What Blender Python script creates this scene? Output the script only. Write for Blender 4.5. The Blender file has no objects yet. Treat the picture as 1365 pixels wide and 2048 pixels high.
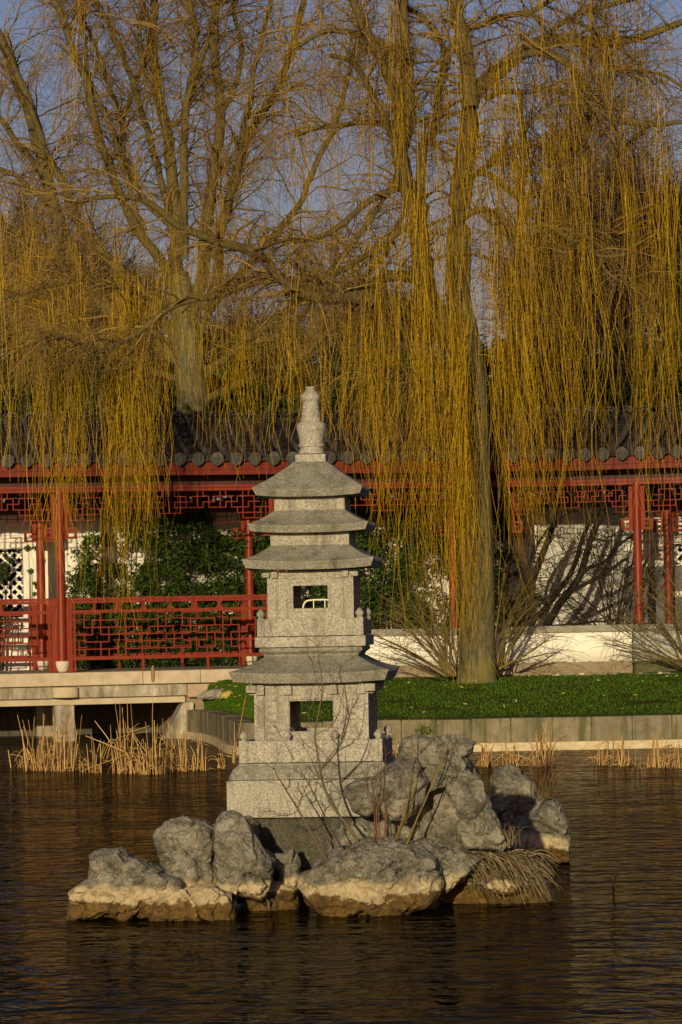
import bpy, math, random
import numpy as np
from mathutils import Vector, Matrix, noise
random.seed(7); RNG = np.random.default_rng(7)
S = bpy.context.scene; COL = S.collection
rad = math.radians
# ------------------------------------------------------------------ camera
F = 7125.0; CAMZ = 2.1
M3 = (Matrix.Rotation(rad(90)+math.atan(176/F), 4, 'X') @ Matrix.Rotation(rad(-1.1), 4, 'Z')).to_3x3()
C0 = Vector((0, 0, CAMZ))
def P(px, py, Y):
    d = M3 @ Vector(((px-682.5)/F, (1024-py)/F, -1)); return C0 + d*(Y/d.y)
def proj(p):
    q = M3.transposed() @ (Vector(p)-C0); return 682.5+F*q.x/-q.z, 1024-F*q.y/-q.z
cd = bpy.data.cameras.new('camera'); cam = bpy.data.objects.new('camera', cd); COL.objects.link(cam)
cam.matrix_world = Matrix.Translation(C0) @ M3.to_4x4()
cd.sensor_fit = 'HORIZONTAL'; cd.sensor_width = 24; cd.lens = 24*F/1365; cd.clip_start = .5; cd.clip_end = 5000
S.camera = cam
# ------------------------------------------------------------------ light
SUN_EL, SUN_AZ = rad(9), rad(9)
w = bpy.data.worlds.new('World'); S.world = w; w.use_nodes = True
nt = w.node_tree; sky = nt.nodes.new('ShaderNodeTexSky'); sky.sky_type = 'NISHITA'; sky.sun_disc = False
sky.sun_elevation = SUN_EL; sky.sun_rotation = rad(180)+SUN_AZ
sky.air_density = 1.0; sky.dust_density = 1.2; sky.ozone_density = 3.0
bg = nt.nodes['Background']; mx = nt.nodes.new('ShaderNodeMix'); mx.data_type = 'RGBA'; mx.blend_type = 'MULTIPLY'; mx.inputs[0].default_value = 1
mx.inputs[7].default_value = (1.34, .98, 1.10, 1); nt.links.new(sky.outputs[0], mx.inputs[6]); nt.links.new(mx.outputs[2], bg.inputs[0]); bg.inputs[1].default_value = .080
sv = Vector((-math.sin(SUN_AZ)*math.cos(SUN_EL), -math.cos(SUN_AZ)*math.cos(SUN_EL), math.sin(SUN_EL)))
sl = bpy.data.lights.new('sun', 'SUN'); sl.energy = 5.0; sl.angle = rad(.5); sl.color = (1, .865, .55)
so = bpy.data.objects.new('sun', sl); COL.objects.link(so); so.rotation_euler = sv.to_track_quat('Z', 'Y').to_euler()
so.location = (0, 0, 30)
S.view_settings.view_transform = 'Standard'; S.view_settings.look = 'None'
S.view_settings.exposure = -.22; S.view_settings.gamma = 1
# ------------------------------------------------------------------ materials
class MT:
    def __init__(s, name, rough=.8, spec=.3):
        s.m = bpy.data.materials.new(name); s.m.use_nodes = True; s.t = s.m.node_tree
        s.b = s.t.nodes['Principled BSDF']; s.b.inputs['Roughness'].default_value = rough
        s.b.inputs['Specular IOR Level'].default_value = spec
        s.tc = s.n('ShaderNodeTexCoord'); s.geo = s.n('ShaderNodeNewGeometry')
        s.obj = s.tc.outputs['Object']; s.pos = s.geo.outputs['Position']
    def n(s, t, **k):
        x = s.t.nodes.new(t)
        for a, v in k.items(): setattr(x, a, v)
        return x
    def set(s, sock, v):
        if isinstance(v, bpy.types.NodeSocket): s.t.links.new(v, sock)
        elif isinstance(v, (tuple, list)) and len(v) == 3 and sock.type == 'RGBA': sock.default_value = (*v, 1)
        else: sock.default_value = v
    def mapv(s, scale, src=None):
        x = s.n('ShaderNodeMapping'); s.set(x.inputs[0], src or s.obj); x.inputs['Scale'].default_value = scale; return x.outputs[0]
    def noise(s, scale, detail=4, rough=.6, vec=None, dist=0):
        x = s.n('ShaderNodeTexNoise'); s.set(x.inputs['Vector'], vec or s.obj)
        x.inputs['Scale'].default_value = scale; x.inputs['Detail'].default_value = detail
        x.inputs['Roughness'].default_value = rough; x.inputs['Distortion'].default_value = dist; return x.outputs[0]
    def vor(s, scale, vec=None, feature='F1', out=0):
        x = s.n('ShaderNodeTexVoronoi', feature=feature); s.set(x.inputs['Vector'], vec or s.obj); x.inputs['Scale'].default_value = scale
        return x.outputs[out]
    def ramp(s, v, a, b, lo=0, hi=1):
        x = s.n('ShaderNodeMapRange'); x.clamp = True; s.set(x.inputs[0], v)
        for i, q in enumerate((a, b, lo, hi)): x.inputs[i+1].default_value = q
        return x.outputs[0]
    def mix(s, f, a, b, mode='MIX'):
        x = s.n('ShaderNodeMix', data_type='RGBA', blend_type=mode)
        s.set(x.inputs[0], f); s.set(x.inputs[6], a); s.set(x.inputs[7], b); return x.outputs[2]
    def math(s, op, a, b):
        x = s.n('ShaderNodeMath', operation=op); s.set(x.inputs[0], a); s.set(x.inputs[1], b); return x.outputs[0]
    def sep(s, v, i):
        x = s.n('ShaderNodeSeparateXYZ'); s.set(x.inputs[0], v); return x.outputs[i]
    def rnd(s): return s.geo.outputs['Random Per Island']
    def col(s, c): s.set(s.b.inputs['Base Color'], c); return s
    def bump(s, h, strength=.5, dist=.01):
        x = s.n('ShaderNodeBump'); x.inputs['Strength'].default_value = strength; x.inputs['Distance'].default_value = dist
        s.set(x.inputs['Height'], h); s.t.links.new(x.outputs[0], s.b.inputs['Normal']); return s

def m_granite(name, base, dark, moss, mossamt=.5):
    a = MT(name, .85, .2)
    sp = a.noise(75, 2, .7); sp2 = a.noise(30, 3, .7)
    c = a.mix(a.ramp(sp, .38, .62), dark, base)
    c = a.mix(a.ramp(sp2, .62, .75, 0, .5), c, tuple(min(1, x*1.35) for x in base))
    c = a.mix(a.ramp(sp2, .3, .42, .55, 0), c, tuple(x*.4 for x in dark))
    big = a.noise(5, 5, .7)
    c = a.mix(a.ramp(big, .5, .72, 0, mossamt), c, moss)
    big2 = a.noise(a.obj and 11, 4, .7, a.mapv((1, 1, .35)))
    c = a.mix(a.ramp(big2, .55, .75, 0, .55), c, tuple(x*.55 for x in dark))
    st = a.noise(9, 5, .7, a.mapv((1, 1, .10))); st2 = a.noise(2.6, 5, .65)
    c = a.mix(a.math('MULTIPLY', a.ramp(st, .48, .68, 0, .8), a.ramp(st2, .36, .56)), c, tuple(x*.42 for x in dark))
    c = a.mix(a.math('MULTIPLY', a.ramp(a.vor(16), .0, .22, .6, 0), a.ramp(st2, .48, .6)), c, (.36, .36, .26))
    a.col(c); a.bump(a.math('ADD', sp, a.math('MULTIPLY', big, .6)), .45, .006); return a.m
GRAN = m_granite('granite', (.43, .385, .30), (.22, .195, .15), (.21, .20, .13), .35)
GRANR = m_granite('granite_weathered', (.31, .28, .22), (.17, .152, .115), (.13, .125, .065), .85)
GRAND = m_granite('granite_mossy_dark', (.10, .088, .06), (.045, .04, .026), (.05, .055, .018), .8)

def m_rock():
    a = MT('limestone', .8, .3)
    n1 = a.noise(4, 7, .65, a.pos); n2 = a.noise(13, 7, .75, a.pos, .4); n3 = a.noise(55, 3, .7, a.pos)
    g = a.mix(a.ramp(n1, .35, .65), (.105, .09, .062), (.36, .315, .232))
    g = a.mix(a.ramp(n2, .5, .72, 0, .7), g, (.52, .46, .35))
    g = a.mix(a.ramp(n2, .3, .45, .75, 0), g, (.05, .042, .028))
    g = a.mix(a.ramp(a.noise(7, 5, .7, a.pos), .56, .7, 0, .65), g, (.10, .09, .03))
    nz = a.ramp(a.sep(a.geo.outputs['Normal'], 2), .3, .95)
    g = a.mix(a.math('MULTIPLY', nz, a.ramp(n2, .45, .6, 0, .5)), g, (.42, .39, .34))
    z = a.math('ADD', a.sep(a.pos, 2), a.math('MULTIPLY', a.math('SUBTRACT', a.noise(3.2, 6, .65, a.pos), .5), .24))
    vn = a.math('ABSOLUTE', a.math('SUBTRACT', a.noise(5, 4, .6, a.pos, 1.2), .5), 0); g = a.mix(a.ramp(vn, .0, .022, .75, 0), g, (.04, .034, .022))
    g = a.mix(a.ramp(a.vor(26, a.pos), .0, .18, .5, 0), g, (.42, .39, .30))
    cream = a.mix(a.ramp(n2, .35, .65), (.42, .31, .16), (.66, .52, .31))
    brown = a.mix(a.ramp(n2, .35, .65), (.055, .030, .008), (.25, .145, .038))
    brown = a.mix(a.ramp(n1, .5, .65, 0, .7), brown, (.06, .04, .012))
    c = a.mix(a.ramp(z, .215, .25), cream, g)
    z2 = a.math('ADD', a.sep(a.pos, 2), a.math('MULTIPLY', a.math('SUBTRACT', a.noise(6, 5, .7, a.pos), .5), .26))
    c = a.mix(a.ramp(z2, .115, .135), brown, c)
    a.col(c)
    a.set(a.b.inputs['Roughness'], a.ramp(z2, .03, .14, .35, .85))
    a.bump(a.math('ADD', n2, a.math('MULTIPLY', n3, .5)), 1.0, .04); return a.m
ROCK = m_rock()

def m_simple(name, c1, c2, scale=12, rough=.7, spec=.3, bump=.2, bd=.005, vec=None, isl=0):
    a = MT(name, rough, spec); v = a.mapv(vec) if vec else None
    n = a.noise(scale, 5, .65, v); c = a.mix(a.ramp(n, .3, .7), c1, c2)
    if isl:
        c = a.mix(a.ramp(a.rnd(), 0, 1, 0, isl), c, tuple(x*.35 for x in c1))
    a.col(c)
    if bump: a.bump(n, bump, bd)
    return a.m
RED = m_simple('red_lacquer', (.135, .014, .005), (.205, .025, .008), 9, .42, .22, .12, .002)
REDM = m_simple('red_lacquer_lattice', (.145, .017, .006), (.215, .028, .010), 14, .55, .15, .12, .002)
REDF = m_simple('red_lacquer_fascia_shaded', (.10, .012, .005), (.155, .02, .008), 9, .5, .15, .12, .002)  # red lowered to paint in the shade on the eave board
REDD = m_simple('red_lacquer_shade_tone', (.035, .008, .005), (.06, .012, .008), 9, .6, .3, .1, .002)  # same red darkened, shade under the eaves put into the colour
TILE = m_simple('roof_tile', (.055, .045, .045), (.15, .12, .11), 6, .75, .3, .4, .006, None, .6)
TILEC = m_simple('drip_tile', (.024, .023, .021), (.062, .058, .048), 14, .75, .3, .4, .006)
SAND = m_simple('deck_stone', (.36, .28, .185), (.50, .40, .275), 5, .85, .2, .3, .006)
PEDE = m_simple('pedestal_stone', (.46, .38, .27), (.58, .5, .38), 20, .8, .2, .3, .004)
def m_conc():
    a = MT('stained_concrete', .85, .2); n = a.noise(3, 6, .7, a.mapv((1.6, 1.6, .5))); n2 = a.noise(24, 4, .7)
    c = a.mix(a.ramp(n, .35, .6), (.13, .105, .07), (.37, .31, .22)); c = a.mix(a.ramp(n, .58, .68, 0, .7), c, (.55, .5, .42))
    c = a.mix(a.ramp(n2, .3, .5, .4, 0), c, (.07, .06, .04)); a.col(c); a.bump(n2, .3, .006); return a.m
CONC = m_conc()
def m_bank():
    a = MT('bank_granite', .9, .2); n = a.noise(6, 6, .7); n2 = a.noise(40, 3, .7); st = a.noise(7, 4, .6, a.mapv((1, 1, .12)))
    c = a.mix(a.ramp(n, .3, .7), (.115, .09, .05), (.27, .22, .135)); c = a.mix(a.ramp(n2, .55, .75, 0, .5), c, (.33, .29, .21))
    c = a.mix(a.ramp(st, .47, .62, 0, .85), c, (.075, .07, .025)); c = a.mix(a.ramp(a.rnd(), 0, 1, 0, .35), c, (.12, .11, .075))
    a.col(c); a.bump(a.math('ADD', n, n2), .4, .01); return a.m
BANK = m_bank()
FOOT = m_simple('pale_waterline_stone', (.36, .27, .15), (.58, .46, .29), 9, .8, .2, .4, .01, (1, 1, 2))
def m_white(name, c=(.74, .68, .58), zlo=None):
    a = MT(name, .9, .15); n = a.noise(2.2, 6, .65); n2 = a.noise(9, 5, .7, a.mapv((1, 1, .3)))
    k = a.mix(a.ramp(n, .4, .75, 0, .5), c, tuple(x*.8 for x in c)); k = a.mix(a.ramp(n2, .5, .7, 0, .5), k, tuple(x*.62 for x in c))
    if zlo is not None:
        zz = a.math('ADD', a.sep(a.obj, 2), a.math('MULTIPLY', n2, .16))
        k = a.mix(a.ramp(zz, zlo+.05, zlo+.26, .75, 0), k, (.36, .34, .22))
        k = a.mix(a.math('MULTIPLY', a.ramp(a.noise(9, 3, .6), .60, .63), a.ramp(zz, zlo+.11, zlo+.2, 1, 0)), k, (.17, .16, .12))
    a.col(k); a.bump(n2, .15, .004); return a.m
WHITE = m_white('white_plaster'); WHITEL = m_white('white_plaster_low', (.78, .72, .60), 0)
WHITES = m_white('greyish_plaster', (.40, .385, .32), 0)  # darker, greyer base colour than the front section's plaster
WALLSHADE = m_simple('lower_wall_shade', (.085, .082, .09), (.15, .145, .15), 3, .9, .15, .2)  # blue-grey of the shaded lower garden wall, put in as colour
COPE = m_simple('grey_coping', (.20, .18, .14), (.31, .285, .22), 7, .85, .2, .3)
PLINTH = m_simple('plinth_stone', (.17, .125, .075), (.30, .235, .15), 5, .9, .2, .4, .01)
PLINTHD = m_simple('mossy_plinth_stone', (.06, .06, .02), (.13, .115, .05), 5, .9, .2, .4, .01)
def m_bark(name, c1, c2, moss, mamt):
    a = MT(name, .9, .15); v = a.mapv((1, 1, .22)); n = a.noise(22, 6, .7, v, .6); b = a.noise(2.2, 5, .65)
    c = a.mix(a.ramp(n, .32, .66), c1, c2); c = a.mix(a.ramp(b, .42, .66, 0, mamt), c, moss); a.col(c); a.bump(n, .9, .03); return a.m
BARK = m_bark('willow_bark', (.05, .042, .022), (.17, .145, .075), (.19, .155, .035), .85)
BARKB = m_bark('branch_bark', (.042, .031, .013), (.145, .108, .042), (.15, .108, .025), .65)
BARKD = m_bark('dark_bark', (.010, .008, .006), (.035, .027, .018), (.03, .028, .012), .5)
BARKP = m_bark('far_bark', (.07, .055, .045), (.13, .10, .08), (.10, .08, .04), .4)
BIRCH = m_bark('birch_bark', (.30, .26, .21), (.62, .57, .5), (.12, .1, .08), .5)
def m_twig(name, c1, c2, rough=.7):
    a = MT(name, rough, .08); a.col(a.mix(a.rnd(), c1, c2)); return a.m
STRAND = m_twig('willow_strands', (.11, .056, .006), (.56, .338, .011))
TWIG = m_twig('willow_twigs', (.10, .060, .022), (.31, .195, .050))
TWIGP = m_twig('brown_twigs', (.14, .085, .055), (.27, .17, .10))
TWIGR = m_twig('red_twigs', (.085, .042, .025), (.19, .095, .055))
TWIGH = m_twig('far_reddish_twigs', (.17, .10, .075), (.31, .19, .14))
TWIGG = m_twig('grey_shrub_twigs', (.06, .044, .026), (.17, .125, .07))
TWIGD = m_twig('dark_twigs', (.014, .011, .008), (.045, .034, .02))
TWIGY = m_twig('olive_shrub_twigs', (.075, .055, .018), (.21, .15, .045))
REED = m_twig('dry_reed', (.27, .145, .045), (.58, .36, .13))
CAT = m_simple('cattail', (.20, .115, .05), (.34, .21, .10), 40, .9, .1, .5, .01)
DEADG = m_twig('dead_sedge', (.09, .062, .026), (.36, .27, .15))
def m_leaf(name, c1, c2):
    a = MT(name, .65, .14); a.col(a.mix(a.rnd(), c1, c2)); return a.m
BAMB = m_leaf('bamboo_leaf', (.006, .017, .003), (.062, .095, .013))
IVY = m_leaf('ivy_leaf', (.03, .055, .010), (.13, .17, .03))
EVER = m_leaf('evergreen_leaf', (.012, .019, .005), (.06, .07, .018))
BAMBL = m_leaf('far_bamboo_leaf', (.020, .036, .008), (.11, .15, .035))
OLIVE = m_leaf('olive_leaf', (.035, .033, .012), (.10, .09, .035))
CONI = m_leaf('conifer_needle', (.04, .055, .012), (.14, .15, .035))
FALL = m_leaf('fallen_leaf', (.42, .30, .06), (.72, .56, .20))
GRASS = m_leaf('grass_blade', (.022, .062, .002), (.078, .128, .006))
a = MT('lawn_soil', .95, .1); n_ = a.noise(1.3, 5, .6, a.pos); n2_ = a.noise(14, 5, .7, a.pos)
c_ = a.mix(a.ramp(n2_, .3, .7), (.025, .045, .003), (.06, .082, .006)); c_ = a.mix(a.ramp(n_, .62, .72, 0, .8), c_, (.05, .035, .015))
LAWN = a.col(c_).m
SOIL = m_simple('soil', (.04, .032, .018), (.09, .07, .04), 5, .95, .1, .5, .03)
METAL = m_simple('cream_metal', (.62, .52, .34), (.7, .6, .42), 20, .35, .5, 0)
def m_water():
    a = MT('pond_water'); nt_ = a.t
    v = a.mapv((1.0, 1.25, 1), a.pos)
    n1 = a.noise(3.5, 2, .5, v, .4); n2 = a.noise(1.1, 2, .5, v); n3 = a.noise(12, 2, .5, v)
    calm = a.ramp(a.noise(.35, 3, .5, a.pos), .3, .7, .35, 1.15)
    h = a.math('MULTIPLY', calm, a.math('ADD', n1, a.math('ADD', a.math('MULTIPLY', n2, 1.1), a.math('MULTIPLY', n3, .12))))
    x = a.n('ShaderNodeBump'); x.inputs['Strength'].default_value = 1; x.inputs['Distance'].default_value = .085; a.set(x.inputs['Height'], h)
    d = a.n('ShaderNodeBsdfDiffuse'); d.inputs[0].default_value = (.007, .005, .0022, 1)
    g = a.n('ShaderNodeBsdfGlossy'); g.inputs['Roughness'].default_value = .03; g.inputs[0].default_value = (1, .93, .82, 1)
    f = a.n('ShaderNodeFresnel'); f.inputs[0].default_value = 1.33
    for q in (d, g, f): nt_.links.new(x.outputs[0], q.inputs['Normal'])
    mxs = a.n('ShaderNodeMixShader'); a.set(mxs.inputs[0], a.math('MULTIPLY', f.outputs[0], .40))
    nt_.links.new(d.outputs[0], mxs.inputs[1]); nt_.links.new(g.outputs[0], mxs.inputs[2])
    out = nt_.nodes['Material Output']; nt_.links.new(mxs.outputs[0], out.inputs['Surface']); nt_.nodes.remove(a.b); return a.m
WATER = m_water()
# ------------------------------------------------------------------ objects
def props(o, label=None, cat=None, group=None, kind=None):
    if label: o['label'] = label
    if cat: o['category'] = cat
    if group: o['group'] = group
    if kind: o['kind'] = kind
    return o
def thing(name, loc, label, cat, group=None, rz=0):
    o = bpy.data.objects.new(name, None); COL.objects.link(o); o.location = loc; o.rotation_euler = (0, 0, rz)
    o.empty_display_size = .1
    return props(o, label, cat, group)
def meshobj(name, V, Fc, mat, parent=None, smooth=False, world=False, bevel=0, auto=None):
    """one mesh object; world=True: V are world coordinates and the parent is an unrotated Empty"""
    V = np.asarray(V, dtype=np.float32).reshape(-1, 3)
    if world and parent is not None: V = V-np.array(parent.location, dtype=np.float32)
    me = bpy.data.meshes.new(name)
    if isinstance(Fc, np.ndarray):
        k = Fc.shape[1]; nf = len(Fc)
        me.vertices.add(len(V)); me.vertices.foreach_set('co', V.ravel())
        me.loops.add(nf*k); me.loops.foreach_set('vertex_index', Fc.astype(np.int32).ravel())
        me.polygons.add(nf); me.polygons.foreach_set('loop_start', np.arange(0, nf*k, k, dtype=np.int32))
        me.update(calc_edges=True)
    else:
        me.from_pydata(V.tolist(), [], Fc); me.update()
    if smooth: me.polygons.foreach_set('use_smooth', np.ones(len(me.polygons), dtype=bool))
    me.materials.append(mat)
    o = bpy.data.objects.new(name, me); COL.objects.link(o)
    if parent: o.parent = parent
    if bevel:
        b = o.modifiers.new('bevel', 'BEVEL'); b.width = bevel; b.segments = 2; b.limit_method = 'ANGLE'; b.angle_limit = rad(35)
    return o
class MB:
    def __init__(s): s.v = []; s.f = []; s.M = None
    def add(s, vs, fs):
        b = len(s.v)
        for p in vs: s.v.append(tuple(s.M @ Vector(p)) if s.M is not None else tuple(p))
        s.f += [[i+b for i in q] for q in fs]
    def box(s, x0, x1, y0, y1, z0, z1):
        s.add([(x0,y0,z0),(x1,y0,z0),(x1,y1,z0),(x0,y1,z0),(x0,y0,z1),(x1,y0,z1),(x1,y1,z1),(x0,y1,z1)],
              [(3,2,1,0),(4,5,6,7),(0,1,5,4),(1,2,6,5),(2,3,7,6),(3,0,4,7)])
    def loft(s, rings, cap=True, closed=True):
        n = len(rings[0]); vs = [p for r in rings for p in r]; fs = []
        for i in range(len(rings)-1):
            for j in range(n if closed else n-1):
                k = (j+1) % n; fs.append((i*n+j, i*n+k, (i+1)*n+k, (i+1)*n+j))
        if cap: fs += [tuple(range(n))[::-1], tuple(range((len(rings)-1)*n, len(rings)*n))]
        s.add(vs, fs)
    def sq(s, prof, cap=True):      # square rings (half width, z)
        s.loft([[(-h,-h,z),(h,-h,z),(h,h,z),(-h,h,z)] for h, z in prof], cap)
    def lathe(s, prof, cx=0, cy=0, n=20, cap=True):
        s.loft([[(cx+r*math.cos(2*math.pi*i/n), cy+r*math.sin(2*math.pi*i/n), z) for i in range(n)] for r, z in prof], cap)
    def wall(s, x0, x1, z0, z1, a0, a1, b0, b1, y0, y1):   # a slab with one rectangular opening
        vs = []
        for y in (y0, y1):
            vs += [(x0,y,z0),(x1,y,z0),(x1,y,z1),(x0,y,z1),(a0,y,b0),(a1,y,b0),(a1,y,b1),(a0,y,b1)]
        fs = []
        for i in range(4):
            j = (i+1) % 4
            fs += [(i,j,4+j,4+i), (8+j,8+i,12+i,12+j), (j,i,8+i,8+j), (4+i,4+j,12+j,12+i)]
        s.add(vs, fs)
    def obj(s, name, mat, parent=None, smooth=False, bevel=0, world=False): return meshobj(name, s.v, s.f, mat, parent, smooth, world, bevel)
def tubes(Pt, R, sides=3):
    """Pt (M,n,3), R (M,n) -> verts, quads"""
    Pt = np.asarray(Pt, float); R = np.asarray(R, float); Mn, n, _ = Pt.shape
    T = np.gradient(Pt, axis=1); T /= np.linalg.norm(T, axis=2, keepdims=True)+1e-9
    avg = T.mean(axis=1); ref = np.where((np.abs(avg[:, 2]) > .75*np.linalg.norm(avg, axis=1))[:, None], np.array([[.2, 1, 0.1]]), np.array([[.05, .1, 1.]]))
    U = np.cross(T, ref[:, None, :]); U /= np.linalg.norm(U, axis=2, keepdims=True)+1e-9; W = np.cross(T, U)
    ang = np.arange(sides)*2*np.pi/sides
    V = Pt[:, :, None, :]+R[:, :, None, None]*(U[:, :, None, :]*np.cos(ang)[None, None, :, None]+W[:, :, None, :]*np.sin(ang)[None, None, :, None])
    idx = np.arange(Mn*n*sides).reshape(Mn, n, sides); nx = np.roll(idx, -1, axis=2)
    Q = np.stack([idx[:, :-1], nx[:, :-1], nx[:, 1:], idx[:, 1:]], axis=-1).reshape(-1, 4)
    return V.reshape(-1, 3), Q
def joinVQ(lst):
    V = []; Q = []; b = 0
    for v, q in lst: V.append(v); Q.append(q+b); b += len(v)
    return np.concatenate(V), np.concatenate(Q)
def spline(pts, n):
    pts = np.asarray(pts, float); p = np.vstack([2*pts[0]-pts[1], pts, 2*pts[-1]-pts[-2]]); m = len(pts)-1
    out = []
    for u in np.linspace(0, m-1e-6, n):
        i = int(u); t = u-i; a, b, c, d = p[i], p[i+1], p[i+2], p[i+3]
        out.append(.5*(2*b+(c-a)*t+(2*a-5*b+4*c-d)*t*t+(3*b-a-3*c+d)*t**3))
    return np.array(out)
def leaves(Cn, D, L, W):
    """diamond leaves at Cn (N,3), direction D, length L, width W"""
    N = len(Cn); D = D/(np.linalg.norm(D, axis=1, keepdims=True)+1e-9); r = RNG.normal(size=(N, 3)); U = np.cross(D, r); U /= np.linalg.norm(U, axis=1, keepdims=True)+1e-9
    L = np.broadcast_to(np.asarray(L), (N,))[:, None]; W = np.broadcast_to(np.asarray(W), (N,))[:, None]
    nrm = np.cross(D, U)
    V = np.stack([Cn, Cn+D*L*.45+U*W*.5+nrm*W*.12, Cn+D*L, Cn+D*L*.45-U*W*.5+nrm*W*.12], axis=1).reshape(-1, 3)
    return V, np.arange(4*N).reshape(N, 4)
# ------------------------------------------------------------------ setting: water, ground
LX = P(376, 1400, 55.2).x
def sheet(name, xs, ys, zf, mat):
    V = [(x, y, zf(x, y)) for y in ys for x in xs]; n = len(xs)
    Fc = [(j*n+i, j*n+i+1, (j+1)*n+i+1, (j+1)*n+i) for j in range(len(ys)-1) for i in range(n-1)]
    o = meshobj(name, V, Fc, mat); o['kind'] = 'structure'; return o
sheet('water', [-60, -20, 0, 20, 60], [3, 15, 30, 45, 65], lambda x, y: 0, WATER)
sheet('ground', [-1500, -300, -60, 60, 300, 1500], [-1500, -60, 1.0, 2.8, 3.4, 63.6, 63.8, 120, 400, 2500],
      lambda x, y: .35 if y < 3 else (-.7 if y < 63.7 and abs(x) <= 60 else .85), SOIL)
# ------------------------------------------------------------------ walkway frames
YAW = rad(12); dA = Vector((math.cos(YAW), math.sin(YAW), 0)); nA = Vector((-math.sin(YAW), math.cos(YAW), 0))
A0 = P(125, 1345, 55.0); A0z = A0.z
def solve(fn, target, lo, hi):
    for _ in range(60):
        m = (lo+hi)/2
        if (fn(m) < target): lo = m
        else: hi = m
    return lo
BAY = solve(lambda s: proj(A0+dA*s)[0], 560, 0, 8)
WID = -solve(lambda s: proj(A0-nA*s)[0], 85, -6, 0)
def zA(y, px=125, Y=55.0): return P(px, y, Y).z-A0z      # height above the deck of a picture row on the column plane
COR = solve(lambda s: proj(A0+dA*s)[0], 1150, 4, 16)       # where the walkway bends
CP = A0+dA*COR
YB = rad(-17); dB = Vector((math.cos(YB), math.sin(YB), 0))
# ------------------------------------------------------------------ stone lantern
LZ0 = P(618, 1632, 25.0).z
LC = P(632, 1345, 25.4)
LYAW = rad(-4.8)
lan = thing('stone_lantern', (LC.x, LC.y, LZ0), 'tall tiered grey granite pagoda lantern standing on the rock island in the pond', 'stone lantern', None, LYAW)
def hw(w, cl=True): return w/2*(LC.y-.5*w/285)/F/math.cos(LYAW)
def lz(y, w=280): return P(620, y, LC.y-.5*w/285).z-LZ0
b = MB(); b.sq([(hw(336), 0), (hw(336), lz(1560, 336))]); b.obj('plinth', GRAN, lan, bevel=.008)
b = MB(); b.sq([(hw(327), lz(1560, 336)+.002), (hw(326), lz(1553, 330)), (hw(312), lz(1539, 320)), (hw(294), lz(1530, 300)), (hw(290), lz(1526, 290))]); b.obj('base_moulding', GRANR, lan, bevel=.006)
def knob(m, x, y, z, r):
    m.lathe([(r*.75, z), (r*.62, z+r*.25), (r*.7, z+r*.35), (r*1.02, z+r*.8), (r*1.0, z+r*1.25), (r*.6, z+r*1.8), (r*.12, z+r*2.25)], x, y, 12)
def balustrade(w, yb, yt, posts, pw, knobpos, r, name):
    h = hw(w); z0, z1 = lz(yb, w), lz(yt, w); m = MB()
    for k in range(4):
        m.M = Matrix.Rotation(k*math.pi/2, 4, 'Z')
        if k in (0, 2):
            xs = [-h]+[q*h for q in posts]+[h]
            for i in range(len(xs)-1): m.box(xs[i]+(pw if i == 0 else .002), xs[i+1]-(pw if i == len(xs)-2 else .002), -h+.006, -h+.075, z0+.004, z1)
        else:
            m.box(-h+pw, h-pw, -h+.03, -h+.07, z0+.004, z1-.055)
            for q in (-.55, -.2, .2, .55): m.box(q*h-.02, q*h+.02, -h+.005, -h+.08, z0+.004, z1-.004)
            m.box(-h+pw, h-pw, -h+.012, -h+.07, z1-.03, z1-.006)
    m.M = None; m.obj(name, GRAN, lan, bevel=.004)
    for x, y in knobpos:
        p = MB(); p.box(x*h-pw/2 if abs(x) < .9 else (x*h-pw if x > 0 else x*h), x*h+pw/2 if abs(x) < .9 else (x*h if x > 0 else x*h+pw), y*h-pw if y > 0 else y*h, y*h if y > 0 else y*h+pw, z0+.002, z1+.003)
        cx = x*h if abs(x) < .9 else (x*h-pw/2 if x > 0 else x*h+pw/2); cy = y*h-pw/2 if y > 0 else y*h+pw/2
        pp = p.obj('post', GRAN, lan, bevel=.004); q = MB(); knob(q, cx, cy, z1+.003, r); q.obj('finial_knob', GRAN, pp, True)
balustrade(287, 1526, 1481, (-.33, .33), .062, [(-1,-1),(1,-1),(1,1),(-1,1),(-.33,-1),(.33,-1),(-.33,1),(.33,1)], .030, 'lower_balustrade')
# lower storey
def rot4(m):
    for k in range(4): m.M = Matrix.Rotation(k*math.pi/2, 4, 'Z'); yield k
    m.M = None
wL = 229; h = hw(wL); zb, zt = lz(1526, wL), lz(1366, wL); wz0, wz1 = lz(1463, wL), lz(1402, wL); ww = hw(86)
m = MB()
for k in (0, 1, 2, 3):
    m.M = Matrix.Rotation(k*math.pi/2, 4, 'Z')
    e = h if k % 2 == 0 else h-.085
    m.wall(-e, e, zb, zt, -ww, ww, wz0, wz1, -h+.014, -h+.085)
m.M = None; m.obj('lower_storey', GRAN, lan)
m = MB()
for k in rot4(m):
    for sx in (-1, 1):
        x0 = sx*h; xa, xb = sorted((x0, x0-sx*.072)); m.box(xa+(0.0015 if k % 2 else 0), xb-(0.0015 if k % 2 else 0), -h, -h+.06, lz(1480, wL)-.12, zt-.002)
        xa, xb = sorted((sx*(ww+.004), sx*(ww+.075))); m.box(xa, xb, -h+.002, -h+.06, lz(1480, wL)-.12, zt-.003)
        xa, xb = sorted((sx*(ww+.085), sx*(h-.082)))
        zz = lz(1480, wL)
        for i in range(8): m.box(xa, xb, -h+.006, -h+.05, zz+.004+i*(zt-zz-.03)/8, zz-.004+(i+1)*(zt-zz-.03)/8)
    m.box(-ww, ww, -h+.005, -h+.05, wz1+.008, wz1+.075)
m.obj('pilasters', GRAN, lan, bevel=.005)
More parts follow.
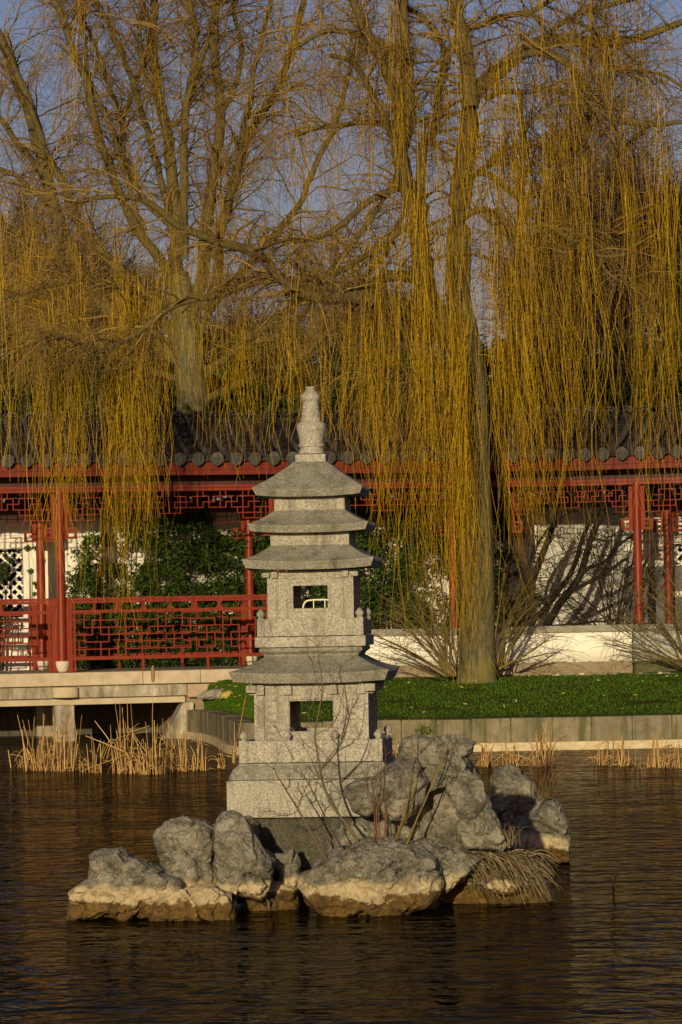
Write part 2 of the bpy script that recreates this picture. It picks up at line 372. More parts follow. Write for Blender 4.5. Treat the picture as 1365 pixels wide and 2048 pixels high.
for k in range(4):
    for q in (-.88, -.40, .40, .88):
        m = MB(); m.M = Matrix.Rotation(k*math.pi/2, 4, 'Z')
        m.box(q*h-.028, q*h+.028, -h-.035, -h+.03, lz(1389, wL), lz(1371, wL)); m.box(q*h-.022, q*h+.022, -h-.020, -h+.03, lz(1371, wL)-.001, zt-.005); m.obj('bracket', GRAN, lan, bevel=.004)
    m = MB(); m.M = Matrix.Rotation(k*math.pi/2, 4, 'Z'); m.box(-h-.05, -h-.002, -h-.045, -h+.02, lz(1384, wL), lz(1369, wL)); m.obj('corner_bracket', GRAN, lan, bevel=.004)
    m = MB(); m.M = Matrix.Rotation(k*math.pi/2, 4, 'Z'); m.box(h+.004, h+.052, -h-.044, -h+.021, lz(1384, wL)+.001, lz(1369, wL)-.001); m.obj('corner_bracket', GRAN, lan, bevel=.004)
def roof(name, w_top, w_bot, y_bot, y_edge, w_neck, y_neck, mat, lift=.018, conc=.35):
    m = MB(); n = 12
    hb, ht, hn = hw(w_bot), hw(w_top), hw(w_neck); z0, z1, z2 = lz(y_bot, w_bot), lz(y_edge, w_top), lz(y_neck, w_neck)
    def ring(hh, z, lf):
        out = []
        for k in range(4):
            Mx = Matrix.Rotation(k*math.pi/2, 3, 'Z')
            for i in range(n):
                t = -1+2*i/n; zz = z+lf*abs(t)**3; s = 1+.012*abs(t)**4*(1 if lf > 0 else 0)
                out.append(tuple(Mx @ Vector((t*hh*s, -hh*s, zz))))
        return out
    rings = [ring(hw(w_neck)*.98, z0+.006, 0), ring(hb*.985, z0+.004, lift*.7), ring(hb, z0, lift*.8), ring(ht, z1-.004, lift), ring(ht*.997, z1, lift)]
    for i in range(1, 9):
        t = i/8; zz = z1+(z2-z1)*(t*(1-conc)+conc*t*t); rings.append(ring(ht+(hn-ht)*t, zz, lift*(1-t)**2))
    m.loft(rings); return m.obj(name, mat, lan, False, .003)
roof('lower_roof', 317, 300, 1367, 1347, 180, 1311, GRANR, .02)
b = MB(); b.sq([(hw(188), lz(1313, 190)), (hw(190), lz(1308, 190)), (hw(206), lz(1303, 206)), (hw(208), lz(1299, 206)), (hw(203), lz(1294.5, 206))]); b.obj('neck_moulding', GRANR, lan, bevel=.005)
b = MB(); b.sq([(hw(222), lz(1294, 222)), (hw(222), lz(1273, 222))]); b.obj('upper_base', GRAN, lan, bevel=.006)
balustrade(213, 1273, 1237, (), .052, [(-1,-1),(1,-1),(1,1),(-1,1)], .030, 'upper_balustrade')
wU = 173; h = hw(wU); zb, zt = lz(1274, wU), lz(1141, wU); wz0, wz1 = lz(1217, wU), lz(1171, wU); ww = hw(69)
m = MB()
for k in (0, 1, 2, 3):
    m.M = Matrix.Rotation(k*math.pi/2, 4, 'Z'); e = h-.006 if k % 2 == 0 else h-.075
    m.wall(-e, e, zb, zt, -ww, ww, wz0, wz1, -h+.010, -h+.075)
m.M = None; m.obj('upper_storey', GRAN, lan)
m = MB()
for k in rot4(m):
    m.wall(-ww-.022, ww+.022, wz0-.022, wz1+.022, -ww+.0015, ww-.0015, wz0+.0015, wz1-.0015, -h+.002, -h+.04)
    for sx in (-1, 1):
        xa, xb = sorted((sx*h, sx*(h-.066))); e = .0015 if k % 2 else 0
        m.box(xa+e, xb-e, -h, -h+.05, zb+.003, zt-.03); 
        xa, xb = sorted((sx*(h-.072), sx*(h-.080))); m.box(xa, xb, -h+.004, -h+.03, wz0-.04, zt-.04)
    m.box(-h+.08, h-.08, -h+.003, -h+.03, zt-.055, zt-.03)
    for q in (-.82, .82): m.box(q*h-.022, q*h+.022, -h-.03, -h+.03, zt-.05, zt-.004)
    m.box(-h-.035, -h-.002, -h-.03, -h+.02, zt-.045, zt-.01); m.box(h+.003, h+.036, -h-.029, -h+.021, zt-.044, zt-.011)
m.obj('window_frames', GRAN, lan, bevel=.004)
roof('middle_roof', 262, 248, 1139, 1122, 158, 1090, GRANR, .022)
def band(w, yb, yt, name):
    m = MB(); hh = hw(w); m.sq([(hh, lz(yb, w)), (hh, lz(yt, w))])
    for k in rot4(m):
        for q in (-1, 1):
            xa, xb = sorted((q*(hh-.06), q*hh)); m.box(xa, xb-.0005, -hh-.003, -hh+.01, lz(yb, w)+.004, lz(yt, w)-.004)
    m.obj(name, GRAN, lan, bevel=.003)
band(156, 1094, 1064, 'third_storey')
roof('third_roof', 240, 227, 1065, 1050, 142, 1020, GRANR, .02)
band(140, 1024, 992, 'fourth_storey')
roof('top_roof', 219, 206, 993, 978, 66, 923, GRANR, .02, .12)
b = MB(); b.sq([(hw(61), lz(926, 60)), (hw(61), lz(908, 60))]); b.obj('finial_block', GRAN, lan, bevel=.006)
def lr(px): return px*LC.y/F
prof = [(27, 908), (26, 904), (22, 896), (22, 895), (26, 894), (27, 891.5), (26, 889), (23.5, 887), (25, 876), (28, 864), (29.5, 856), (29.5, 850), (27, 846), (20.5, 843), (19.8, 841), (20.3, 839), (19.2, 836.5), (18.6, 830), (19.4, 829), (19.2, 826), (17.6, 824.5), (17.2, 818), (18, 817), (17.8, 814.5), (16.3, 813), (16, 806), (16.6, 805), (15, 803.5), (18.3, 801), (19.3, 796), (18.6, 790), (13, 784), (8, 780), (7.6, 778), (10, 775.5), (10, 774), (8.5, 773.2)]
b = MB(); b.lathe([(lr(r), P(622, y, LC.y).z-LZ0) for r, y in prof], n=32); b.obj('finial', GRAN, lan, True)
# foundation under the lantern
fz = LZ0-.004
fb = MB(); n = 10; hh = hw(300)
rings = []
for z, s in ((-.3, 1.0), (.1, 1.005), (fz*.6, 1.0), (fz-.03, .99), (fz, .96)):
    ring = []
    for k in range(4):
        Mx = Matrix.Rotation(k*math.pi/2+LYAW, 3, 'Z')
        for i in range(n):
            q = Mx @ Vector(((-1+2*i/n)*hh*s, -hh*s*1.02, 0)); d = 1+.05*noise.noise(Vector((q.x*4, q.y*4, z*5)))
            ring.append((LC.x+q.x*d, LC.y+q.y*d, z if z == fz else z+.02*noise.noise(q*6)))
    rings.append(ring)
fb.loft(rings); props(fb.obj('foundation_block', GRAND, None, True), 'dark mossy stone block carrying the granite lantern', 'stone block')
# ------------------------------------------------------------------ rocks
ICO = {}
def ico(k):
    if k not in ICO:
        import bmesh
        bm = bmesh.new(); bmesh.ops.create_icosphere(bm, subdivisions=k, radius=1)
        ICO[k] = ([v.co.copy() for v in bm.verts], [tuple(v.index for v in f.verts) for f in bm.faces]); bm.free()
    return ICO[k]
def rock(poly, Y, T, label, group='rocks of the lantern island', amp=.085, seed=0, sub=6, mat=None, name='rock', ridge=.5, waterline=True, yaw=0):
    cx = sum(p[0] for p in poly)/len(poly); cy = sum(p[1] for p in poly)/len(poly)
    c = P(cx, cy, Y); Q = []
    for p in poly:
        q = P(p[0], p[1], Y)-c; Q.append((math.atan2(q.z, q.x), math.hypot(q.x, q.z)))
    Q2 = [(math.cos(a)*r, math.sin(a)*r) for a, r in Q]
    def R(phi):
        dx, dz = math.cos(phi), math.sin(phi); best = 0
        for i in range(len(Q2)):
            x1, z1 = Q2[i]; x2, z2 = Q2[(i+1) % len(Q2)]; ex, ez = x2-x1, z2-z1; den = dx*ez-dz*ex
            if abs(den) < 1e-9: continue
            t = (x1*ez-z1*ex)/den; u = (x1*dz-z1*dx)/den
            if t > 0 and -1e-6 <= u <= 1+1e-6: best = max(best, t)
        return best or .1
    tab = [R(-math.pi+2*math.pi*i/720) for i in range(721)]
    size = sum(r for _, r in Q)/len(Q); vs, fs = ico(sub); out = []; off = Vector((seed*7.3, seed*3.1, seed*5.7))
    rs = random.Random(seed*13+5); planes = []
    for _ in range(16):
        nn = Vector((rs.uniform(-.6, .6), rs.uniform(-1.2, -.4), rs.uniform(-.4, .8))).normalized(); planes.append((nn, rs.uniform(.72, 1.0)))
    cs, sn = math.cos(yaw), math.sin(yaw)
    for v in vs:
        phi = math.atan2(v.z, v.x); rho = math.hypot(v.x, v.z); f = (phi+math.pi)/(2*math.pi)*720; i = int(f); t = f-i
        r = tab[min(i, 720)]*(1-t)+tab[min(i+1, 720)]*t
        rr = r*rho**.75
        p = Vector((v.x/max(rho, 1e-6)*rr, T*math.copysign(abs(v.y)**.85, v.y), v.z/max(rho, 1e-6)*rr))
        if yaw: p = Vector((p.x*cs-p.y*sn*.0, p.y+p.x*sn, p.z))
        for nn, dd in planes:
            ext = (abs(nn.x)*size+abs(nn.y)*T+abs(nn.z)*size)*.78*dd; t_ = p.dot(nn)-ext
            if t_ > 0: p = p-nn*t_*.85
        q = p*(1.0/size)+off; qm = p+off
        n3 = Vector((v.x, v.y*size/T*.6, v.z)).normalized()
        e = min(1, max(0, 1-rho**6*.7))          # keep the outline, carve the face
        d = noise.fractal(q*1.5, 1.0, 2.0, 4)*.75
        rg = noise.ridged_multi_fractal(q*1.25+Vector((9, 3, 1)), .9, 2.1, 4, .9, 2.0)
        wq = qm+noise.noise_vector(qm*3)*.12
        vd = noise.voronoi(wq*4.2)[0]; vd2 = noise.voronoi(wq*11)[0]
        fac = min(vd[1]-vd[0], .6); fac2 = min(vd2[1]-vd2[0], .6)
        hole = max(0, noise.noise(qm*5.5)-.33)
        dm = (fac-.3)*.060+(fac2-.3)*.020+noise.turbulence(qm*7, 4, False)*.030-.03-hole*.16*ridge+noise.noise(qm*30)*.006
        wv = qm*2.6+noise.noise_vector(qm*2.2)*.55; cr = abs(noise.noise(wv)); cr2 = abs(noise.noise(wv*2.3+Vector((4, 4, 4))))
        dm -= max(0, 1-cr/.08)*.075+max(0, 1-cr2/.08)*.028
        sc = min(1, size/.3)
        out.append(c+p+n3*(size*amp*(d*1.1*(.35+.65*e)-ridge*.6*e*max(0, rg-1.1))+sc*dm*(.35+.65*e)))
    zc = min(c.z, .0)
    o = meshobj(name, [tuple(p-Vector((c.x, c.y, 0))) for p in out], fs, mat or ROCK, None, True); o.location = (c.x, c.y, 0)
    return props(o, label, 'rock', group)
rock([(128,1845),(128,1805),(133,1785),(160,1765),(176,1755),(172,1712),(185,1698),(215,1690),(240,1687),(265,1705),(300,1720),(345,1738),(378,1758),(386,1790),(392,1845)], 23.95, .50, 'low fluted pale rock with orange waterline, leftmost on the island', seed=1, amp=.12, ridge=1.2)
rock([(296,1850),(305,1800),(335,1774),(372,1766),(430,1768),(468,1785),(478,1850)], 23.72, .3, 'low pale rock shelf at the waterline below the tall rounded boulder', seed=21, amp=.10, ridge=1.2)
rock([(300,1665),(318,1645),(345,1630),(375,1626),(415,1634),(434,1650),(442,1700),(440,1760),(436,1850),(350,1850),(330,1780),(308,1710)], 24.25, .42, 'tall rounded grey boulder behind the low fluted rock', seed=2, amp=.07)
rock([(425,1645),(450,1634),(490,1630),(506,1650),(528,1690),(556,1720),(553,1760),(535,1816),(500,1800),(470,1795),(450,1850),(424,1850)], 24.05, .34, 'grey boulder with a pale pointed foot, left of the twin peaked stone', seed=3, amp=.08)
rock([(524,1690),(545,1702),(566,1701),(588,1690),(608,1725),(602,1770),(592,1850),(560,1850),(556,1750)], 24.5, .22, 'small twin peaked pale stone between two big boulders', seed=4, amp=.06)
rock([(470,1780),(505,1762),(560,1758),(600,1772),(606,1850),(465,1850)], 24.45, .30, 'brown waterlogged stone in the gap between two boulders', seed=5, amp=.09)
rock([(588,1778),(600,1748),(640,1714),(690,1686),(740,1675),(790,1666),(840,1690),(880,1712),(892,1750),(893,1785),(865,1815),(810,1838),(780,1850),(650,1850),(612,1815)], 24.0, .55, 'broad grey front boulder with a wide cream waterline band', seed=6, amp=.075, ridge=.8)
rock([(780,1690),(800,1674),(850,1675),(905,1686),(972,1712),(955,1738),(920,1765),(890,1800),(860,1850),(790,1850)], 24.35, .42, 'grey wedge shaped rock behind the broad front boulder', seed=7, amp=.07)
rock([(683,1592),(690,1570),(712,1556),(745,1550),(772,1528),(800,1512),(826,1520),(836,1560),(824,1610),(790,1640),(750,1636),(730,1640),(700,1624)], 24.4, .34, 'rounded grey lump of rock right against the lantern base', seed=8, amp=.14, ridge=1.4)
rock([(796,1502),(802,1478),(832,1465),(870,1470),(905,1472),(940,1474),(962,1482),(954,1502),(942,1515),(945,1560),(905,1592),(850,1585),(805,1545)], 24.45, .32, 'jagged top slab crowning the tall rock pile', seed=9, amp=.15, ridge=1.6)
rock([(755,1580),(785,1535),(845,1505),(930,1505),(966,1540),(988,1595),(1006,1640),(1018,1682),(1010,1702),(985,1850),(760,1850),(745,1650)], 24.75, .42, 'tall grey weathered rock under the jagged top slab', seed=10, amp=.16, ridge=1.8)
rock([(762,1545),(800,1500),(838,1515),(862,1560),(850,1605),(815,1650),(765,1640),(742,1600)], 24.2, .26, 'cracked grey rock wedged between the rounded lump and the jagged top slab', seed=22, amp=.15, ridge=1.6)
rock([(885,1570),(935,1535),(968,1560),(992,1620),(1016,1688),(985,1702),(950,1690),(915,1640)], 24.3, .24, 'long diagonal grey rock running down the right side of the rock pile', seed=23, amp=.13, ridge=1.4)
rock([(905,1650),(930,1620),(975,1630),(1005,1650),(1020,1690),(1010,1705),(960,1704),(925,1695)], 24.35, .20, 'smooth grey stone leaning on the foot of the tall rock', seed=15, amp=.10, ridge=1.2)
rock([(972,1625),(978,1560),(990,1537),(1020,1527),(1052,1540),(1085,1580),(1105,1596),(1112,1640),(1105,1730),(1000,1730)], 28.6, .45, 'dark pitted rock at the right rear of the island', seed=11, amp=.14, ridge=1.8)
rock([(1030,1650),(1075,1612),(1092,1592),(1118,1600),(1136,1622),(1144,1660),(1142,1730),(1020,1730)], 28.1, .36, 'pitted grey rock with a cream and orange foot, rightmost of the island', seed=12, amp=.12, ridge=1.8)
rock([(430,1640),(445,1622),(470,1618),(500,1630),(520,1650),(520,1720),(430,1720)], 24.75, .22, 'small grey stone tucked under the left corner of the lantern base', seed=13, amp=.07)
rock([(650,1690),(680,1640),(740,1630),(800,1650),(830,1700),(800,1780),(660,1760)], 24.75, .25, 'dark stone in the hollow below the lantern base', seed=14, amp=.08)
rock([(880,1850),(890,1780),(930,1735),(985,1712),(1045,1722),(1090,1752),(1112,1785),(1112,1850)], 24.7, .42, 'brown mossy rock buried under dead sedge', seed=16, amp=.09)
rock([(965,1775),(985,1756),(1015,1756),(1040,1770),(1036,1790),(1000,1792)], 24.22, .09, 'small cream stone lying in the dead sedge', seed=17, amp=.06, sub=5)
# ------------------------------------------------------------------ sedge mound
def blades(base, tip, sag, r, n=7):
    t = np.linspace(0, 1, n)[None, :, None]; p = base[:, None, :]*(1-t)+tip[:, None, :]*t
    p[:, :, 2] += (4*sag[:, None]*(t*(1-t))[..., 0]); R = r[:, None]*(1-.75*np.linspace(0, 1, n))[None]
    return tubes(p, R, 3)
N = 560; bs = np.array([P(x, y, Yv) for x, y, Yv in zip(RNG.uniform(925, 1070, N), RNG.uniform(1702, 1760, N), RNG.uniform(24.25, 24.7, N))])
an = RNG.uniform(-1.15, .35, N); ln = RNG.uniform(.06, .21, N)
tp = bs+np.stack([np.cos(an)*ln, -RNG.uniform(.0, .35, N), np.where(an < 0, np.sin(an)*ln*.9, np.sin(an)*ln*.1)-.05], 1); tp[:, 2] = np.maximum(tp[:, 2], .02)
V, Q = blades(bs, tp, RNG.uniform(.01, .05, N), RNG.uniform(.003, .007, N))
sd = thing('sedge_tussock', P(1000, 1780, 24.4), 'drooping tussock of dead pale sedge on the brown rock', 'sedge')
meshobj('blades', V, Q, DEADG, sd, world=True)
# ------------------------------------------------------------------ reeds
def reed_clump(px, py, wpx, n, htop, label, Y=None, cattail=False):
    Y = Y or F*CAMZ/(py+(px-682)*.0192-1200)
    base = P(px, py, Y); base.z = 0
    t = thing('reed_clump', base, label, 'reeds', 'reed clumps standing in the pond')
    hw_ = wpx/2*Y/F; bx = RNG.normal(0, hw_*.55, n); by = RNG.normal(0, .12, n)
    H = RNG.uniform(.2, 1, n)**1.25*htop*.92*Y/F; lean = RNG.normal(0, .13, n)
    pts = np.zeros((n, 8, 3)); u = np.linspace(0, 1, 8)
    br = RNG.random(n) < .34; kb = RNG.uniform(.35, .8, n); ang = RNG.uniform(-2.2, 2.2, n)
    for i in range(n):
        x = bx[i]+lean[i]*H[i]*u; z = -.12+(H[i]+.12)*u.copy(); y = by[i]+RNG.normal(0, .06)*u
        if br[i]:
            k = kb[i]; m_ = u > k
            L = (u[m_]-k)*H[i]*1.1; x[m_] = bx[i]+lean[i]*H[i]*k+np.sin(ang[i])*L; z[m_] = -.12+(H[i]+.12)*k+np.cos(ang[i])*L
        pts[i] = np.stack([x, y, z], 1)
    R = RNG.uniform(.006, .0125, n)[:, None]*(1-.55*u)[None]
    V, Q = tubes(pts, R, 4); meshobj('stems', V, Q, REED, t)
    m_ = 6; pts = np.zeros((n//2, 8, 3)); k = n//2
    x0 = RNG.normal(0, hw_*.6, k); s = RNG.choice([-1, 1], k)*RNG.uniform(.05, .3, k); hh = RNG.uniform(.1, .45, k)*htop*Y/F
    for i in range(k): pts[i] = np.stack([x0[i]+s[i]*u*(.4+.6*u), RNG.normal(0, .1)+0*u, -.05+hh[i]*np.sin(u*2.6)*1.1], 1)
    V, Q = tubes(pts, (RNG.uniform(.004, .008, k)[:, None]*(1-.7*u)[None]), 3); meshobj('bent_leaves', V, Q, REED, t)
    if cattail:
        p = np.array([[[.0, 0, -.1], [.01, 0, .3], [.012, 0, .7], [.03, 0, 1.16]]]); V, Q = tubes(p, np.array([[.006, .005, .004, .003]]), 5); meshobj('cattail_stalk', V, Q, REED, t)
        b = MB(); b.lathe([(.004, 1.13), (.02, 1.15), (.024, 1.2), (.023, 1.29), (.012, 1.325), (.004, 1.34)], .028, 0, 10); b.obj('cattail_head', CAT, t, True)
for a_ in [(75,1540,46,30,130,'leftmost reed clump with tall thin stems by the bridge pier'), (128,1541,60,52,125,'dense reed clump right in front of the bridge pier'),
           (190,1545,40,16,105,'sparse reed clump right of the bridge pier'), (250,1546,46,38,165,'tall straight reed clump under the hanging willow tail'),
           (305,1548,46,40,120,'thick reed clump holding a brown cattail head',None,True), (355,1542,50,34,120,'reed clump with leaning stems near the dark water under the bridge'),
           (402,1540,40,20,80,'short reed clump near the curved bank'), (446,1536,26,8,70,'few stray reeds left of the lantern base'),
           (470,1525,16,6,150,'thin tall reeds touching the left side of the lantern'),
           (975,1532,34,20,75,'reed clump just behind the jagged top slab'), (1030,1531,44,24,70,'low reed clump with a bent stem before the bank'),
           (1088,1531,40,38,98,'densest tall reed clump on the right bank'), (1205,1530,34,16,90,'thin reed clump with a fallen stem across it'),
           (1250,1531,40,20,70,'reed clump right of the fallen stem'), (1325,1534,60,40,85,'wide reed clump at the right edge of the pond'),
           (790,1515,60,14,95,'sparse reeds rising behind the rock pile beside the lantern'), (30,1535,40,6,55,'stray bent reeds at the far left of the pond')]:
    reed_clump(*a_)
# ------------------------------------------------------------------ bank, lawn
zt = P(1000, 1437, 48.6).z
front = [P(372, 1405, 55.2), P(398, 1405, 54.6), P(424, 1405, 53.3), P(440, 1405, 52.0), P(451, 1405, 50.6), P(464, 1405, 49.4), P(498, 1405, 48.8), P(560, 1405, 48.6)]
fr = [(p.x, p.y) for p in front]+[(P(px, 1405, 48.6).x, 48.6) for px in range(640, 1700, 80)]
frs = spline([(x, y, 0) for x, y in fr], 120)
bank = thing('retaining_wall', (0, 48.6, 0), 'mossy granite block retaining wall along the pond edge below the lawn', 'retaining wall')
def offset(path, d):
    T = np.gradient(path[:, :2], axis=0); T /= np.linalg.norm(T, axis=1, keepdims=True); Nn = np.stack([T[:, 1], -T[:, 0]], 1)
    out = path.copy(); out[:, :2] += Nn*d; return out
def ribbon_block(m, path, d0, d1, z0, z1):
    a_, b_ = offset(path, d0), offset(path, d1); rings = [[(p[0], p[1], z0), (q[0], q[1], z0), (q[0], q[1], z1), (p[0], p[1], z1)] for p, q in zip(a_, b_)]
    m.loft([[r[0], r[1], r[2], r[3]] for r in rings])
cum = np.concatenate([[0], np.cumsum(np.linalg.norm(np.diff(frs, axis=0), axis=1))])
def sub(s0, s1, n=7):
    s = np.linspace(s0, s1, n); return np.stack([np.interp(s, cum, frs[:, i]) for i in range(3)], 1)
m = MB(); s = 0
while s < cum[-1]-.1:
    L = random.uniform(.46, .58); e = min(s+L, cum[-1]); d = random.uniform(-.006, .006)
    ribbon_block(m, sub(s+.005, e-.005), -.34, 0+d, .10, zt+random.uniform(-.008, .004)); s = e
m.obj('granite_blocks', BANK, bank, bevel=.01, world=True)
m = MB(); ribbon_block(m, sub(0, cum[-1], 90), -.33, .07, -.12, .115); m.obj('waterline_footing', FOOT, bank, bevel=.012, world=True)
m = MB(); ribbon_block(m, sub(0, cum[-1], 90), -.38, -.02, -.6, zt-.03); m.obj('wall_core', PLINTHD, bank, world=True)
LW0 = P(540, 1340, 54.95); LW1 = P(1266, 1340, 55.35); LW2 = P(1430, 1340, 55.75)
wz_top, wz_cop, wz_pl, wz_b = P(1000, 1254, 55.2).z, P(1000, 1268, 55.2).z, P(1000, 1327, 55.2).z, P(1000, 1352, 55.1).z
backp = [P(376, 1400, 55.35), LW0+Vector((0, -.02, 0)), LW1, LW1+Vector((6, 0, 0))]
bk = lambda x: float(np.interp(x, [p.x for p in backp], [p.y for p in backp]))
ia = offset(frs, -.30); rows = []; NR = 14
def lawnz(t): return zt-.012+(wz_b-zt+.03)*(t**.85)
for p in ia:
    yb = max(bk(p[0])+.15, p[1]+.02); rows.append([(p[0], p[1]+(yb-p[1])*i/(NR-1), lawnz(i/(NR-1))+.012*noise.noise(Vector((p[0]*2, p[1]+i*.6, 0)))) for i in range(NR)])
V = [q for r in rows for q in r]; Fc = [(i*NR+j, (i+1)*NR+j, (i+1)*NR+j+1, i*NR+j+1) for i in range(len(rows)-1) for j in range(NR-1)]
o = meshobj('lawn', V, Fc, LAWN, None, True); o['kind'] = 'structure'
NG = 52000; ri = RNG.uniform(0, len(rows)-1.01, NG); rt = RNG.uniform(.02, .93, NG); rowsA = np.array(rows)
i0 = ri.astype(int); fr_ = (ri-i0)[:, None]; j = rt*(NR-1); j0 = j.astype(int); fj = (j-j0)[:, None]
gp = (rowsA[i0, j0]*(1-fr_)+rowsA[i0+1, j0]*fr_)*(1-fj)+(rowsA[i0, j0+1]*(1-fr_)+rowsA[i0+1, j0+1]*fr_)*fj
keep = np.array([noise.noise(Vector((p[0]*1.1+5, p[1]*1.4, 0))) < .24+.3*random.random() for p in gp]); gp = gp[keep]; NG = len(gp)
dr = RNG.normal(0, .45, (NG, 3)); dr[:, 2] = 1
V, Q = leaves(gp, dr, RNG.uniform(.018, .045, NG), RNG.uniform(.007, .013, NG))
props(meshobj('grass', V, Q, GRASS), 'short green winter grass covering the bank behind the pond', 'grass', None, 'stuff')
NL = 110; k = RNG.integers(0, NG, NL); d = RNG.normal(0, 1, (NL, 3)); d[:, 2] *= .15
V, Q = leaves(gp[k]+np.array([0, 0, .045]), d, RNG.uniform(.05, .11, NL), RNG.uniform(.012, .025, NL))
props(meshobj('fallen_leaves', V, Q, FALL), 'scattered yellow willow leaves lying on the lawn', 'leaves', None, 'stuff')
sheet('soil', [LX-.2, LX+4, 6, 12], [55.7, 57, 60, 63.65], lambda x, y: .84, SOIL)
# ------------------------------------------------------------------ low white wall
def wallseg(m, p, q, d0, d1, z0, z1):
    p = Vector((p.x, p.y, 0)); q = Vector((q.x, q.y, 0)); t = (q-p).normalized(); n = Vector((t.y, -t.x, 0))
    a_, b_, c_, e_ = p+n*d0, q+n*d0, q+n*d1, p+n*d1
    m.loft([[(v.x, v.y, z0) for v in (e_, c_, b_, a_)][::-1], [(v.x, v.y, z1) for v in (e_, c_, b_, a_)][::-1]])
lw = thing('low_wall', (LW0.x, LW0.y, wz_pl), 'low white plastered wall with grey coping behind the willow trunk', 'wall')
m = MB(); wallseg(m, LW0, LW1, -.2, 0, wz_pl-.05, wz_cop); m.obj('plaster_face', WHITEL, lw, world=True)
m = MB(); wallseg(m, LW0, LW1+Vector((.02, 0, 0)), -.24, .045, wz_cop, wz_top); m.obj('coping', COPE, lw, world=True, bevel=.012)
m = MB(); wallseg(m, LW0, LW1, -.26, .05, wz_b-.3, wz_pl-.002); m.obj('plinth', PLINTH, lw, world=True, bevel=.012)
m = MB(); wallseg(m, LW0, LW0+(LW1-LW0)*.32, .052, .2, wz_b-.3, wz_b+.06); m.obj('stone_step', PLINTH, lw, world=True, bevel=.015)
l2 = thing('low_wall', (LW1.x, LW1.y, wz_pl), 'greyish low wall section with mossy plinth, turning back at the right', 'wall')
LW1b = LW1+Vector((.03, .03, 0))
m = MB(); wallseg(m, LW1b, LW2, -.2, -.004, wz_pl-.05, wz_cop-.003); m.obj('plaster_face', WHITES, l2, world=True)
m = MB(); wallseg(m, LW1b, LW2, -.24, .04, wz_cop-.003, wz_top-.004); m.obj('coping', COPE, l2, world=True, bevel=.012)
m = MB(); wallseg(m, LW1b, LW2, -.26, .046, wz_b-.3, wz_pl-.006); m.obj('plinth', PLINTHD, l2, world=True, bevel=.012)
# border stones along the wall foot
k = 0
for px in list(range(1010, 1375, 13)):
    px += random.uniform(-4, 4); Yr = bk(P(px, 1345, 55.0).x)-.22-random.uniform(0, .18); r = random.uniform(5, 10); py = 1349+(px-1000)*.006+random.uniform(-3, 4)
    poly = [(px+r*1.3*math.cos(t)*random.uniform(.8, 1.2), py+r*.65*math.sin(t)*random.uniform(.7, 1.2)) for t in np.linspace(0, 2*math.pi, 9)[:-1]]
    o = rock(poly, Yr, r*1.1*Yr/F, 'rounded brown border stone in the row at the foot of the low white wall', 'border stones along the low wall', .1, 30+k, 3, PLINTH if k % 4 else PEDE, 'border_stone'); o['category'] = 'stone'; k += 1
for poly, Yr, T, lab, mt_, sd_ in [([(437,1398),(445,1384),(458,1378),(470,1383),(478,1398),(458,1402)], 54.5, .13, 'yellow lichened stone on the lawn corner by the bridge', 'y', 61),
        ([(466,1384),(475,1373),(490,1370),(500,1378),(500,1394),(480,1394)], 54.8, .13, 'pale rounded stone beside the yellow stone on the lawn corner', 'p', 62),
        ([(384,1398),(405,1384),(425,1376),(446,1374),(468,1380),(470,1398),(440,1402)], 55.0, .2, 'flat grey stone against the bridge abutment', 'g', 63)]:
    MTL = {'y': m_simple('lichen_stone', (.30, .21, .05), (.42, .31, .10), 20, .9), 'p': PEDE, 'g': m_simple('grey_stone', (.17, .15, .12), (.28, .25, .2), 14, .9)}[mt_]
    o = rock(poly, Yr, T, lab, 'stones by the bridge abutment', .06, sd_, 4, MTL, 'stone'); o['category'] = 'stone'
